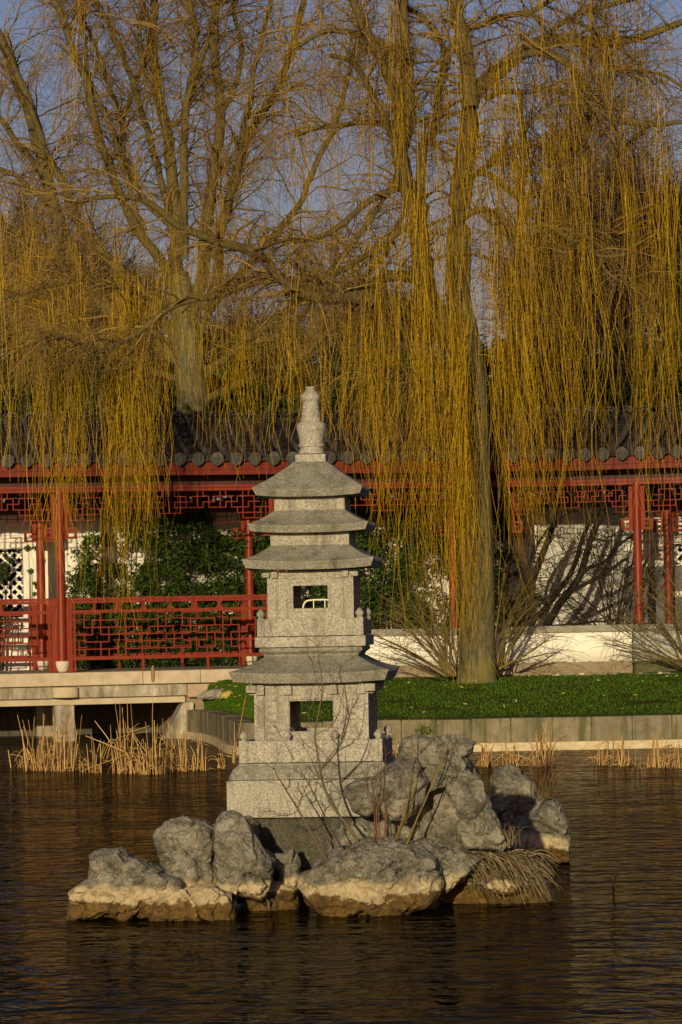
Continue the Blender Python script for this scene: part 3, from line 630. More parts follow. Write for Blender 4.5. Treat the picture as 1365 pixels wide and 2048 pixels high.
# ------------------------------------------------------------------ covered walkway
def lin(v): return v
walk = thing('covered_walkway', A0, 'long red timber covered walkway with dark tiled roof and lattice railings', 'covered walkway', None, YAW)
SL, SR = -5.0, COR+.9
def column(parent, x, y, ztop, ped=True):
    m = MB(); m.lathe([(.071, .17 if ped else -.1), (.071, ztop)], x, y, 20, False); c = m.obj('column', RED, parent, True)
    if ped:
        m = MB(); m.lathe([(.062, .0), (.085, .03), (.108, .1), (.113, .15), (.108, .172), (.06, .176)], x, y, 18); m.obj('pedestal', PEDE, c, True)
    return c
ZB0, ZB1 = zA(985), zA(973); ZR = [zA(985)]; rp = zA(985)-zA(996.2)
def frieze(parent, x0, x1, y, mirror=True):
    kw = (x1-x0)/38.0; zt_ = ZB0; m = MB(); th = .014; xc = (x0+x1)/2
    V_ = [(0,0,4),(1,0,1),(3,1,3),(2,1,4),(1,2,3),(4,1,2),(5,0,3),(6,0,1),(6,2,3),(7,1,3),(8,1,2),(9,0,3),(10,0,1),(10,2,3),(11,1,3),(12,1,2),(13,0,5),(14,0,1),(14,2,3),(12,3,4),(15,1,5),(16,3,4),(17,2,5)]
    H_ = [(1,1,3),(4,0,2),(2,1,4),(1,4,7),(3,1,6),(2,6,8),(3,7,10),(1,8,11),(2,10,12),(1,12,15),(3,11,14),(4,12,16),(2,14,16),(3,15,18),(5,13,18)]
    for s in (1, -1):
        for k, a_, b_ in V_:
            if k == 0 and s < 0: continue
            x = xc+s*k*kw; m.box(x-th/2, x+th/2, y-.014, y+.014, zt_-b_*rp-th/2+.001, zt_-a_*rp+(th/2-.001 if a_ else 0))
        for r_, a_, b_ in H_:
            xa, xb = sorted((xc+s*a_*kw, xc+s*b_*kw)); m.box(xa-th/2+.001, xb+th/2-.001, y-.011, y+.011, zt_-r_*rp-th/2, zt_-r_*rp+th/2)
        # scroll bracket by the column
        xe = xc+s*19*kw
        xa, xb = sorted((xe-s*.04, xe-s*.13)); m.box(xa, xb, y-.02, y+.02, zt_-8.3*rp, zt_-.3*rp)
        hk = [(.13, .26, 6.2, 6.6), (.22, .26, 6.6, 8.2), (.13, .26, 7.9, 8.3), (.13, .18, 7.0, 7.35)]
        for a_, b_, r0, r1 in hk:
            xa, xb = sorted((xe-s*a_, xe-s*b_)); m.box(xa, xb, y-.016, y+.016, zt_-r1*rp, zt_-r0*rp)
    return m.obj('lattice_frieze', REDM, parent)
RZ = dict(t0=zA(1196, 150)+.0, t1=zA(1207, 150), m0=zA(1221, 150), m1=zA(1227, 150), b0=zA(1314, 150), b1=zA(1321, 150))
def railing(parent, x0, x1, y, sub_=True):
    """x0,x1 column axes"""
    m = MB(); u = (x1-x0)/435.0; X = lambda px: x0+(px-125)*u
    xa, xb = x0+.075, x1-.075
    m.box(xa, xb, y-.04, y+.04, (RZ['t0']+RZ['t1'])/2+.004, RZ['t0']); m.box(xa, xb, y-.03, y+.03, RZ['t1'], (RZ['t0']+RZ['t1'])/2-.002)
    m.box(xa, xb, y-.022, y+.022, RZ['m1'], RZ['m0']); m.box(xa, xb, y-.022, y+.022, RZ['b1'], RZ['b0'])
    for xx in (xa+.04, xb-.04): m.box(xx-.045, xx+.045, y-.035, y+.035, .005, RZ['t1']-.001)
    for xx in (xa+.12, xb-.12): m.box(xx-.016, xx+.016, y-.024, y+.024, .004, RZ['t1']-.002)
    for px in (285, 415): m.box(X(px)-.021, X(px)+.021, y-.024, y+.024, .004, RZ['b1']+.004)
    for px in (235, 288, 340, 392, 440):
        if px in (288, 392, 235, 440): m.box(X(px)-.05, X(px)+.05, y-.012, y+.012, RZ['m0']-.001, RZ['m0']+.03); m.box(X(px)-.03, X(px)+.03, y-.011, y+.011, RZ['m0']+.03, RZ['t1']+.001)
    cx = lambda c: X(153+16.3*c); rz = lambda r: RZ['m1']+(RZ['b0']-RZ['m1'])*r/6.0; th = .017
    Vv = [(18,0,6),(22,1,4),(19,1,2),(20,2,4),(21,2,3),(19,3,5),(21,4,5),(20,5,6),(14,1,3),(17,1,2),(15,0,1),(13,0,2),(15,2,3),(16,2,4),(13,3,4),(12,3,5),(14,4,5),(17,3,5),(15,4,5),(16,5,6),(13,5,6),
          (1,0,2),(3,0,3),(2,1,3),(5,1,2),(4,2,4),(1,3,4),(1,5,6),(4,5,6),(8,2,4),(11,3,4),(10,1,3),(9,2,3),(11,0,2),(9,4,5),(10,4,5),(11,5,6),(8,5,6),(6,0,6),(3,4,6),(5,4,5),(7,1,2),(21,0,1)]
    Hh = [(0.12,18,20),(1,19,22),(2,15,20),(3,19,21),(2,21,22),(5,19,21),(4,17,22.6),(1,14,17),(.12,13,15),(2,13,15),(3,15,18),(4,13,16),(3,10,14),(5,10,14),(5,15,17),
          (.12,1,3),(1,2,5),(2,1,4),(3,0,2),(3,3,6),(4,1,4),(5,0,5),(2,6,8),(3,6,11),(4,6,11),(1,7,10),(2,9,12),(5,6,10),(2,4,6)]
    for c, a_, b_ in Vv: m.box(cx(c)-th/2, cx(c)+th/2, y-.013, y+.013, rz(b_)-.004, rz(a_)+.004)
    for r_, a_, b_ in Hh: m.box(cx(a_)-th/2+.001, cx(b_)+th/2-.001, y-.010, y+.010, rz(r_)-th/2, rz(r_)+th/2)
    return m.obj('lattice_railing', REDM, parent)
cols = [-BAY, 0, BAY, 2*BAY]
for x in cols:
    column(walk, x, 0, ZB0+.02); column(walk, x, WID, ZB0+.02)
for i in range(3):
    frieze(walk, cols[i], cols[i+1], 0); frieze(walk, cols[i], cols[i+1], WID)
    if i < 2: railing(walk, cols[i], cols[i+1], 0); railing(walk, cols[i], cols[i+1], WID)
# beams
ZE = zA(948, 125, 54.5); ZF0, ZF1 = zA(953, 125, 54.5), zA(924, 125, 54.5)
def beams(parent, x0, x1):
    m = MB()
    for y in (0, WID):
        m.box(x0, x1, y-.06, y+.06, zA(979)+.003, ZB1); m.box(x0, x1, y-.045, y+.045, ZB0, zA(979)-.002)
    m.obj('head_beam', RED, parent)
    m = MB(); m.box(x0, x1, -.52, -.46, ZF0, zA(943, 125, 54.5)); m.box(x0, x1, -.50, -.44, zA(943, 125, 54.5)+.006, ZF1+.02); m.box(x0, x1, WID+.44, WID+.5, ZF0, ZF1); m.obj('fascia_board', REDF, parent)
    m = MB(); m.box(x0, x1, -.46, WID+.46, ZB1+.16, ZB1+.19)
    for y in (0, WID): m.box(x0, x1, y-.03, y+.03, ZB1+.002, ZB1+.158)  # fill boards coloured dark to make the shaded band above the beam
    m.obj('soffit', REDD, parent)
# tiled roof
RIDGE_Y = WID/2; ZR_ = P(125, 836, 55+RIDGE_Y).z-A0z; ZEV = zA(921, 125, 54.4)
def tiled_roof(parent, x0, x1, pitch=.295):
    y0, y1 = -.62, RIDGE_Y; L = math.hypot(y1-y0, ZR_-ZEV); ty, tz = (y1-y0)/L, (ZR_-ZEV)/L; ny, nz = -tz, ty
    m = MB(); x = x0; nrow = 19; ns = 7
    def pt(xx, s, hgt):  # sagging slope
        sg = -.05*math.sin(math.pi*s/L); return (xx, y0+ty*s+ny*(hgt+sg), ZEV+tz*s+nz*(hgt+sg))
    tongues = MB()
    while x < x1:
        r = .085; xr = x+random.uniform(-.006, .006); rings = []
        for i in range(nrow):
            s0 = L*i/nrow; s1 = L*(i+1)/nrow; h0, h1 = r*1.2+random.uniform(-.004, .010), r*.80
            # each course laps the one below: high at its lower lip, low where the next one covers it
            rings = []
            for s_, hh in ((s0-.012, h0), (s1, h1)):
                rings.append([pt(xr+hh*math.cos(t), s_, .02+hh*1.05*math.sin(t)) for t in np.linspace(math.pi, 0, ns)])
            m.loft(rings, False, False)
        m.add([pt(xr+r*1.06*math.cos(t), 0, .02+r*1.1*math.sin(t)) for t in np.linspace(math.pi, 0, ns)], [tuple(range(ns))])
        # drip tongue hanging below the lip
        ol = [(-.105, .02), (-.1, -.035), (-.07, -.075), (-.03, -.10), (0, -.118), (.03, -.10), (.07, -.075), (.1, -.035), (.105, .02), (.06, .05), (0, .062), (-.06, .05)]
        pts_ = [(xr+a_, y0-.012, ZEV+b_) for a_, b_ in ol]; n_ = len(pts_)
        tongues.add(pts_+[(a_, b_+.022, c_+.004) for a_, b_, c_ in pts_], [tuple(range(n_)), tuple(range(2*n_-1, n_-1, -1))]+[(i, n_+i, n_+(i+1) % n_, (i+1) % n_) for i in range(n_)])
        # valley tiles between rows
        for i in range(18):
            s0 = L*i/18; s1 = L*(i+1)/18
            a_ = [pt(xr+.08, s0, .012), pt(xr+pitch/2, s0, -.02), pt(xr+pitch-.08, s0, .012)]; c_ = [pt(xr+.08, s1, 0), pt(xr+pitch/2, s1, -.034), pt(xr+pitch-.08, s1, 0)]
            m.add(a_+c_, [(0, 1, 4, 3), (1, 2, 5, 4)])
        x += pitch
    m.add([(x0-.1, y0, ZEV-.03), (x1+.1, y0, ZEV-.03), (x1+.1, y1, ZR_-.08), (x0-.1, y1, ZR_-.08), (x1+.1, 2*y1-y0, ZEV-.03), (x0-.1, 2*y1-y0, ZEV-.03)], [(0, 1, 2, 3), (3, 2, 4, 5), (5, 4, 1, 0)])
    # round ridge ends of the rows
    x = x0
    while x < x1:
        m.lathe([(.0, ZR_-.02), (.088, ZR_-.0), (.085, ZR_+.07), (.05, ZR_+.10), (0.01, ZR_+.105)], x+.0, y1+.02, 10); x += pitch
    ro = m.obj('tiled_roof', TILE, parent); tongues.obj('drip_tiles', TILEC, ro, bevel=.006); return ro
beams(walk, SL, SR); tiled_roof(walk, SL, SR)
# second section of the walkway beyond the bend
walk2 = thing('covered_walkway', CP, 'far right section of the red tiled walkway, turning toward the viewer', 'covered walkway', None, YB)
nB = Vector((-math.sin(YB), math.cos(YB), 0))
B1 = solve(lambda s: proj(CP+dB*s)[0], 1281, 0, 5)
sB = solve(lambda s: proj(CP+dB*B1+nB*s)[0], 1341, 0, 8)
beams(walk2, -.3, 6.5); tiled_roof(walk2, -.5, 6.5)
for x in (B1, B1+BAY):
    column(walk2, x, 0, ZB0+.02); column(walk2, x, sB if x == B1 else WID, ZB0+.02)
frieze(walk2, B1-1.05, B1+BAY-1.05-BAY*.42, 0) if False else None
frieze(walk2, B1, B1+BAY, 0); frieze(walk2, B1, B1+BAY, WID); frieze(walk2, B1-BAY, B1, WID); frieze(walk2, B1-BAY*.62, B1, 0)
# ------------------------------------------------------------------ footbridge
br_ = thing('stone_footbridge', A0, 'sandstone footbridge on square piers carrying the red walkway over the pond', 'footbridge', None, YAW)
xE = solve(lambda s: proj(A0+dA*s)[0], 372, 0, 6)
zy = lambda y: zA(y, 60)
m = MB(); 
for xa, xb in ((SL, .62*BAY-.9), (.62*BAY-.894, .62*BAY+.0), (.62*BAY+.006, 4.6)): m.box(xa, xb, -.22, WID+.5, zy(1373), -.004)
m.obj('deck_slabs', SAND, br_, bevel=.01)
m = MB(); m.box(SL, xE, -.12, .25, zy(1398), zy(1374)); m.obj('edge_beam', CONC, br_, bevel=.012)
m = MB(); m.box(SL, xE-.02, -.02, .3, zy(1412), zy(1398)-.003); m.box(SL, xE-.02, WID-.2, WID+.3, zy(1412), zy(1374)-.004); m.obj('lower_beam', SAND, br_, bevel=.01)
for x, y in ((.02, .12), (.02, WID), (-3.2, .12), (-3.2, WID)):
    m = MB(); m.box(x-.15, x+.15, y-.17, y+.17, -A0z-.4, zy(1412)-.002); pr = m.obj('pier', CONC, br_, bevel=.012)
    if y < 1:
        m = MB(); m.loft([[(x+.2*math.cos(t)*1.0, -.16+.12*math.sin(t), z) for t in np.linspace(math.pi, 2*math.pi, 12)]+[(x+.2, .05, z), (x-.2, .05, z)] for z in (zy(1396)-.004, zy(1376)+.002)]); m.obj('rounded_cap', SAND, pr, bevel=.01)
m = MB(); m.box(xE, 4.55, .02, WID+.3, -A0z-.4, zy(1374)-.002); m.obj('abutment', PLINTH, br_, bevel=.02)
m = MB(); m.box(xE+.0, xE+.55, -.15, .015, zy(1402), zy(1375)-.002); m.box(xE+.56, xE+1.3, -.13, .014, zy(1400), zy(1375)-.003); m.obj('abutment_facing', m_simple('pinkish_stone', (.30, .20, .125), (.42, .30, .2), 6, .9), br_, bevel=.015)
m = MB(); m.box(SL-4, xE+.3, WID+.32, WID+.6, -A0z-.5, -.01); m.obj('rear_abutment', GRAND, br_)
m = MB(); m.loft([[(xE-.5, -.1, -A0z-.2), (xE+.1, -.1, -A0z-.2), (xE+.1, .3, -A0z-.2), (xE-.5, .3, -A0z-.2)], [(xE-.06, -.1, zy(1412)), (xE+.1, -.1, zy(1412)), (xE+.1, .3, zy(1412)), (xE-.06, .3, zy(1412))]]); m.obj('sloping_bank_stone', CONC, br_, bevel=.02)
# ------------------------------------------------------------------ garden wall behind
GW = WID+.75
def garden_wall(parent, x0, x1, y, wins, ztop, shade_z=None):
    """wins: list (x,z,w,h) lattice windows"""
    zb = -A0z-.5; m = MB(); xs = [x0]
    for (wx, wz, ww_, wh) in wins:
        m.box(xs[-1], wx-ww_/2-.0, y, y+.25, zb, ztop); m.box(wx-ww_/2, wx+ww_/2, y, y+.25, zb, wz-wh/2); m.box(wx-ww_/2, wx+ww_/2, y, y+.25, wz+wh/2, ztop); xs.append(wx+ww_/2)
    m.box(xs[-1], x1, y, y+.25, zb, ztop); m.obj('plaster', WHITE, parent)
    m = MB(); m.box(x0, x1, y-.12, y+.37, ztop, ztop+.08); m.box(x0, x1, y-.06, y+.31, ztop+.08, ztop+.2); m.obj('coping', TILE, parent)
    if shade_z is not None: m = MB(); m.box(x0, x1, y-.03, y-.002, zb, shade_z); m.obj('lower_wall_shade', WALLSHADE, parent)  # flat grey panel painting the shade on the lower wall
    for (wx, wz, ww_, wh) in wins:
        m = MB(); e = .09
        m.wall(wx-ww_/2-e, wx+ww_/2+e, wz-wh/2-e, wz+wh/2+e, wx-ww_/2+.002, wx+ww_/2-.002, wz-wh/2+.002, wz+wh/2-.002, y-.04, y+.02)
        for i in range(3): m.box(wx-ww_/2-e-.1, wx+ww_/2+e+.1, y-.05+.012*i, y-.001, wz+wh/2+e+.02+.055*i, wz+wh/2+e+.055+.055*i)
        wf = m.obj('window_frame', WHITE, parent, bevel=.006)
        m = MB(); st = .105; nn = int((ww_+wh)/st)+1
        # diagonal meander lattice, staves cut into steps
        for d in (1, -1):
            for i in range(-nn, nn+1):
                # line through (i*st*sqrt2, .) in rotated frame; clip to the window
                pts_ = []
                for t in np.linspace(-2, 2, 161):
                    lx = (i*st*1.414)/1+t*d; lz_ = t
                    if abs(lx) < ww_/2-.01 and abs(lz_) < wh/2-.01: pts_.append((lx, lz_))
                if len(pts_) < 4: continue
                seg = []; per = 11
                for j in range(0, len(pts_)-1):
                    ph = ((j+i*5+(3 if d > 0 else 0)) % (per*2))
                    if ph < per*1.45: seg.append(pts_[j])
                    elif len(seg) > 2:
                        (ax, az), (bx_, bz) = seg[0], seg[-1]; L = math.hypot(bx_-ax, bz-az)
                        if L > .05:
                            m.M = Matrix.Translation((wx+(ax+bx_)/2, y+.012+.004*d, wz+(az+bz)/2)) @ Matrix.Rotation(-math.atan2(bz-az, bx_-ax), 4, 'Y'); m.box(-L/2-.01, L/2+.01, -.02, .02, -.018, .018)
                        seg = []
                if len(seg) > 2:
                    (ax, az), (bx_, bz) = seg[0], seg[-1]; L = math.hypot(bx_-ax, bz-az)
                    m.M = Matrix.Translation((wx+(ax+bx_)/2, y+.012+.004*d, wz+(az+bz)/2)) @ Matrix.Rotation(-math.atan2(bz-az, bx_-ax), 4, 'Y'); m.box(-L/2, L/2, -.02, .02, -.018, .018)
        m.M = None; m.obj('window_lattice', WHITE, wf)
gw = thing('garden_wall', A0, 'tall white garden wall with a diagonal lattice window behind the red railing', 'garden wall', None, YAW)
wx_ = solve(lambda s: proj(A0+nA*GW+dA*s)[0], 5, -6, 6); Yw = (A0+nA*GW).y
zc_ = (P(20, 1098, Yw).z+P(20, 1235, Yw).z)/2-A0z
garden_wall(gw, -6, COR+2.5, GW, [(wx_, zc_, 90*Yw/F, 137*Yw/F)], P(60, 1030, Yw).z-A0z)
gw2 = thing('garden_wall', CP, 'white garden wall with its lower part toned grey as shade seen through dark branches at the right', 'garden wall', None, YB)
Yb2 = (CP+nB*(WID+.45)).y
wx2 = solve(lambda s: proj(CP+nB*(WID+.45)+dB*s)[0], 1392, 0, 8)
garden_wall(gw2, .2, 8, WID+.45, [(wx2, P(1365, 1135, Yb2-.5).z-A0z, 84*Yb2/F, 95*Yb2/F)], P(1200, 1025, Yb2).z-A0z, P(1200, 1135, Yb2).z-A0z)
# metal chair in the walkway, seen through the lantern's upper window
cy_ = P(640, 1200, 56.6)
ch = thing('metal_chair', (cy_.x, cy_.y, A0z), 'cream metal chair back seen through the upper window of the lantern', 'chair')
zt_ = cy_.z-A0z; wd = .27
p = spline([(-wd, 0, .02), (-wd, 0, zt_*.6), (-wd, 0, zt_-.14), (-wd+.04, 0, zt_-.03), (-wd+.14, 0, zt_), (wd-.14, 0, zt_), (wd-.04, 0, zt_-.03), (wd, 0, zt_-.14), (wd, 0, zt_*.6), (wd, 0, .02)], 60)
V, Q = tubes(p[None], np.full((1, 60), .016), 8); meshobj('back_frame', V, Q, METAL, ch, True)
for x in (-.1, .08): m = MB(); m.box(x-.006, x+.006, -.006, .006, zt_*.5, zt_-.01); m.obj('back_bar', METAL, ch)
m = MB(); m.box(-wd+.02, wd-.02, -.45, .0, zt_*.5-.02, zt_*.5+.015); m.obj('seat', METAL, ch, bevel=.008)
for x in (-wd+.03, wd-.03): m = MB(); m.lathe([(.013, 0), (.013, zt_*.5-.02)], x, -.42, 8); m.obj('leg', METAL, ch)
# ------------------------------------------------------------------ leafy shrubs
def wallY(px): return float((A0+nA*GW+dA*solve(lambda s_: proj(A0+nA*GW+dA*s_)[0], px, -9, 14)).y)
def foliage(name, label, cat, px0, px1, py0, py1, Y0, Y1, n, mat, L, W, base_py, group=None, canes=8, droop=-.5, dens=None, stem_mat=None, rad_=None):
    Yg = lambda x: wallY(x)-Y1
    bs = P((px0+px1)/2, base_py, Yg((px0+px1)/2) if Y0 is None else (Y0+Y1)/2); t = thing(name, bs, label, cat, group)
    ncl = max(10, n//45); cc = []; WY = Y0 is None
    while len(cc) < ncl:
        u, v = random.random(), random.random(); x = px0+(px1-px0)*u; y = py0+(py1-py0)*v
        d = dens(u, v) if dens else 1-abs(2*u-1)**3*.6*(1-v)
        if random.random() < d: cc.append((x, y, Yg(x)+random.uniform(-.35, .3) if WY else random.uniform(Y0, Y1)))
    cen = np.array([P(*c) for c in cc]); k = RNG.integers(0, ncl, n); rr = rad_ or min((px1-px0), 160)*.055*52/F
    pos = cen[k]+RNG.normal(0, 1, (n, 3))*np.array([rr, min(rr, .12 if WY and Y1 > .2 else (.03 if WY else .25)), rr*.9]); pos[:, 2] = np.maximum(pos[:, 2], bs.z+.02)
    d = RNG.normal(0, 1, (n, 3)); d[:, 2] = d[:, 2]*.6+droop
    V, Q = leaves(pos, d, RNG.uniform(.6, 1.25, n)*L, RNG.uniform(.7, 1.2, n)*W); meshobj('foliage', V, Q, mat, t, world=True)
    pts = []
    for i in RNG.choice(ncl, min(canes, ncl), False):
        e = cen[i]; b0 = np.array([bs.x+(e[0]-bs.x)*.55+random.uniform(-.1, .1), e[1], bs.z-.05]); pts.append(spline([b0, b0*.5+e*.5+np.array([random.uniform(-.06, .06), 0, 0]), e], 8))
    pts = np.array(pts); V, Q = tubes(pts, np.linspace(.014, .005, 8)[None].repeat(len(pts), 0), 4); meshobj('stems', V, Q, stem_mat or TWIGD, t, world=True)
    return t
foliage('bamboo', 'dense dark green bamboo behind the left railing, right of the ivy', 'bamboo', 290, 425, 1020, 1330, None, .45, 9000, BAMB, .13, .028, 1330, 'bamboo behind the walkway', 14)
foliage('bamboo', 'bright green bamboo beside the lantern, behind the railing end', 'bamboo', 400, 545, 1060, 1330, None, .45, 8000, BAMB, .15, .028, 1335, 'bamboo behind the walkway', 14, dens=lambda u, v: .45+.55*u)
foliage('bamboo', 'bamboo seen through the upper window of the lantern', 'bamboo', 540, 705, 1020, 1290, None, .45, 8000, BAMB, .14, .027, 1310, 'bamboo behind the walkway', 12)
foliage('bamboo', 'dark bamboo right of the lantern, behind the low white wall', 'bamboo', 690, 850, 1000, 1270, None, .45, 8500, BAMB, .14, .027, 1300, 'bamboo behind the walkway', 14)
foliage('bamboo', 'dark shaded bamboo behind the big willow trunk', 'bamboo', 830, 1075, 990, 1270, None, .45, 7500, BAMB, .14, .027, 1300, 'bamboo behind the walkway', 12, dens=lambda u, v: 1 if u < .8 else .7)
foliage('bamboo', 'low bamboo growing under the left railing by the ivy wall', 'bamboo', 130, 310, 1120, 1330, None, .45, 8500, BAMB, .12, .024, 1335, 'bamboo behind the walkway', 10, dens=lambda u, v: .3+.7*min(1, v*2))
foliage('ivy', 'green ivy hanging over the white wall right of the red column', 'ivy', 150, 305, 1020, 1180, None, .1, 2600, IVY, .07, .055, 1300, None, 12, -.8, dens=lambda u, v: .2+.8*u*(1-.6*v))
foliage('ivy', 'thin ivy vine climbing beside the lattice window', 'ivy', 52, 80, 1090, 1200, None, .08, 260, IVY, .06, .05, 1300, None, 5, -.6, dens=lambda u, v: .2+.8*u)
foliage('dark_shrub', 'dark evergreen shrub in front of the lattice window at the left edge', 'shrub', -70, 22, 1040, 1260, None, .45, 1100, EVER, .1, .03, 1335, None, 8, -.2)
foliage('hedge', 'long low olive hedge far behind the tiled roof', 'hedge', -120, 1480, 725, 890, 69, 71, 17000, OLIVE, .30, .11, 900, None, 20, 0, dens=lambda u, v: .5+.5*min(1, v*3), rad_=.28)
foliage('hedge', 'long dark evergreen hedge in the shade behind the garden wall', 'hedge', -120, 1480, 850, 1260, 61.6, 62.4, 17000, EVER, .30, .12, 1290, None, 30, 0, dens=lambda u, v: 1, rad_=.3)
foliage('evergreen_shrub', 'bushy green bamboo rising behind the roof left of the finial', 'shrub', 425, 620, 655, 845, 64, 66, 6500, BAMBL, .16, .034, 900, 'evergreens behind the roof', 10, -.2, rad_=.16)
foliage('evergreen_shrub', 'green shrub behind the roof right of the finial', 'shrub', 620, 880, 690, 845, 64, 66.5, 6500, BAMBL, .16, .034, 900, 'evergreens behind the roof', 10, -.2, rad_=.16)
foliage('evergreen_shrub', 'dark shrub behind the roof at the far left', 'shrub', -40, 160, 640, 845, 65, 67, 3800, EVER, .16, .05, 900, 'evergreens behind the roof', 10, -.1, rad_=.16)
foliage('evergreen_shrub', 'dark shrub under the big multi stemmed tree behind the roof', 'shrub', 150, 420, 700, 845, 65, 67, 4200, EVER, .16, .05, 900, 'evergreens behind the roof', 10, -.1, rad_=.16)
foliage('evergreen_shrub', 'dull olive shrub behind the roof below the birches', 'shrub', 880, 1150, 690, 845, 66, 68, 4200, EVER, .16, .05, 900, 'evergreens behind the roof', 10, -.1, rad_=.16)
foliage('evergreen_shrub', 'brownish shrub behind the roof at the right edge', 'shrub', 1140, 1420, 680, 845, 66, 68, 4200, EVER, .16, .05, 900, 'evergreens behind the roof', 10, -.1, rad_=.16)
foliage('conifer', 'yellow green conifer rising at the right edge behind the birches', 'conifer', 1310, 1410, 480, 700, 68, 70, 4200, CONI, .2, .02, 900, None, 6, .2, dens=lambda u, v: 1 if abs(u-.5) < .12+.4*v else .05)
# ------------------------------------------------------------------ trees
def limb(pts, Y, r0, r1, n=26, wob=.03, Ye=None):
    m_ = len(pts); W3 = []
    for i, (x, y) in enumerate(pts): W3.append(P(x, y, Y+(0 if Ye is None else (Ye-Y)*i/(m_-1))))
    p = spline(W3, n); L = np.linalg.norm(p[-1]-p[0])
    for c in range(3): p[1:-1, c] += wob*np.convolve(RNG.normal(0, 1, n+4), np.ones(5)/5, 'valid')[1:-1]
    return p, np.linspace(r0, r1, n)*Y/F
def limbs_mesh(ls, sides=9):
    out = []
    for p, r in ls: out.append(tubes(p[None], r[None], sides if r[0] > .03 else 5))
    return joinVQ(out)
def subbranches(ls, count, L0, L1, up=.25, droop=.35, n=10, tmin=.15, spread=1.0, ydamp=.7):
    wts = np.array([np.linalg.norm(p[-1]-p[0])+.2 for p, r in ls]); k = RNG.choice(len(ls), count, p=wts/wts.sum())
    B = np.zeros((count, n, 3)); R = np.zeros((count, n)); u = np.linspace(0, 1, n)[:, None]
    for i in range(count):
        p, r = ls[k[i]]; j = int(RNG.uniform(tmin, 1)*(len(p)-2)); T = p[j+1]-p[j]; T /= np.linalg.norm(T)+1e-9
        d = T*.55+RNG.normal(0, 1, 3)*np.array([1, ydamp, .6])*.7*spread+np.array([0, 0, up]); d /= np.linalg.norm(d)
        L = RNG.uniform(L0, L1); c = RNG.normal(0, .22, 3)
        B[i] = p[j]+d*L*u+c*L*u*u+np.array([0, 0, -1])*droop*L*u**2.2
        B[i, 1:] += np.cumsum(RNG.normal(0, .014*L, (n-1, 3)), axis=0)
        R[i] = np.linspace(max(.006, min(r[j]*.42, .03)), .0045, n)
    return B, R
def twigs(B, count, L0, L1, up, droop, r0, r1, n=6, tmin=.1, down=0.):
    Mb, nb, _ = B.shape; k = RNG.integers(0, Mb, count); j = RNG.integers(int(nb*tmin), nb-1, count); p0 = B[k, j]; T = B[k, j+1]-p0; T /= np.linalg.norm(T, axis=1, keepdims=True)+1e-9
    d = T*.7+RNG.normal(0, .62, (count, 3))+np.array([0, 0, up]); d /= np.linalg.norm(d, axis=1, keepdims=True); L = RNG.uniform(L0, L1, count)
    u = np.linspace(0, 1, n)[None, :, None]
    X = p0[:, None, :]+d[:, None, :]*L[:, None, None]*u+RNG.normal(0, .16, (count, 1, 3))*L[:, None, None]*u**2-np.array([0, 0, 1])*droop*L[:, None, None]*u**2
    X[:, 1:] += np.cumsum(RNG.normal(0, .02, (count, n-1, 3))*L[:, None, None], axis=1)
    return X, np.linspace(r0, r1, n)[None].repeat(count, 0)
def strands(ls, em, r=(.0016, .0044), n=15):
    allp = np.concatenate([p for p, _ in ls]); pxy = np.array([proj(p) for p in allp]); out = []; rad_ = []
    for (xc, sx, ya, yb, ea, eb, cnt, Y0, Y1) in em:
        nt_ = max(3, cnt//7); tx = RNG.normal(xc, sx*.8, nt_); tY = RNG.uniform(Y0, Y1, nt_); TS = RNG.normal(0, .04, nt_); te = RNG.uniform(ea-(eb-ea)*.3, eb+30, nt_); tt = RNG.uniform(ya, yb, nt_)
        for i in range(cnt):
            q = RNG.integers(0, nt_); x = tx[q]+RNG.normal(0, 7); ytop = tt[q]+RNG.normal(0, 26); yend = te[q]-abs(RNG.normal(0, 1))*(te[q]-ytop)*.2; Yv = tY[q]+RNG.normal(0, .12)
            if RNG.random() < .14: yend += RNG.uniform(30, 130)
            yend = min(yend, 1385)
            if yend < ytop+40: yend = ytop+40
            dd = (pxy[:, 0]-x)**2+((pxy[:, 1]-ytop)*1.2)**2+np.where(pxy[:, 1] > ytop+30, 4e4, 0); jj = np.argmin(dd+RNG.uniform(0, 900, len(dd))); p0 = allp[jj]
            top = np.array(P(x, ytop, Yv)); end = np.array(P(x+(tx[q]-x)*.55+RNG.normal(0, 9), yend, Yv+RNG.normal(0, .08)))
            if np.linalg.norm(top-p0) > .8: p0 = top+(p0-top)*(.8/np.linalg.norm(top-p0))*RNG.uniform(.3, .9)
            rise = p0*.45+top*.55+np.array([0, 0, .12*np.linalg.norm(top-p0)])
            Ls = max(.3, top[2]-end[2]); end = end+np.array([Ls*((.05 if xc > 960 else .0)+TS[q]+RNG.normal(0, .035)), 0, 0]); sw = Ls*.035
            mid = top*.55+end*.45+np.array([RNG.normal(0, sw), RNG.normal(0, .05), 0]); m2 = top*.25+end*.75+np.array([RNG.normal(0, sw), RNG.normal(0, .05), 0])
            s = spline([p0, rise, top, mid, m2, end], n); s[1:] += np.cumsum(RNG.normal(0, .010, (n-1, 3))*np.array([1, 1, .2]), axis=0)
            out.append(s); rr = RNG.uniform(*r); rad_.append(np.concatenate([np.linspace(rr*1.3, rr, 5), np.linspace(rr, rr*.65, n-5)]))
    return np.array(out), np.array(rad_)
def crown(t, parts):
    for nm, mat, lst in parts:
        V, Q = joinVQ([tubes(p, r, 3) for p, r in lst]); o = meshobj(nm, V, Q, mat, t, world=True)
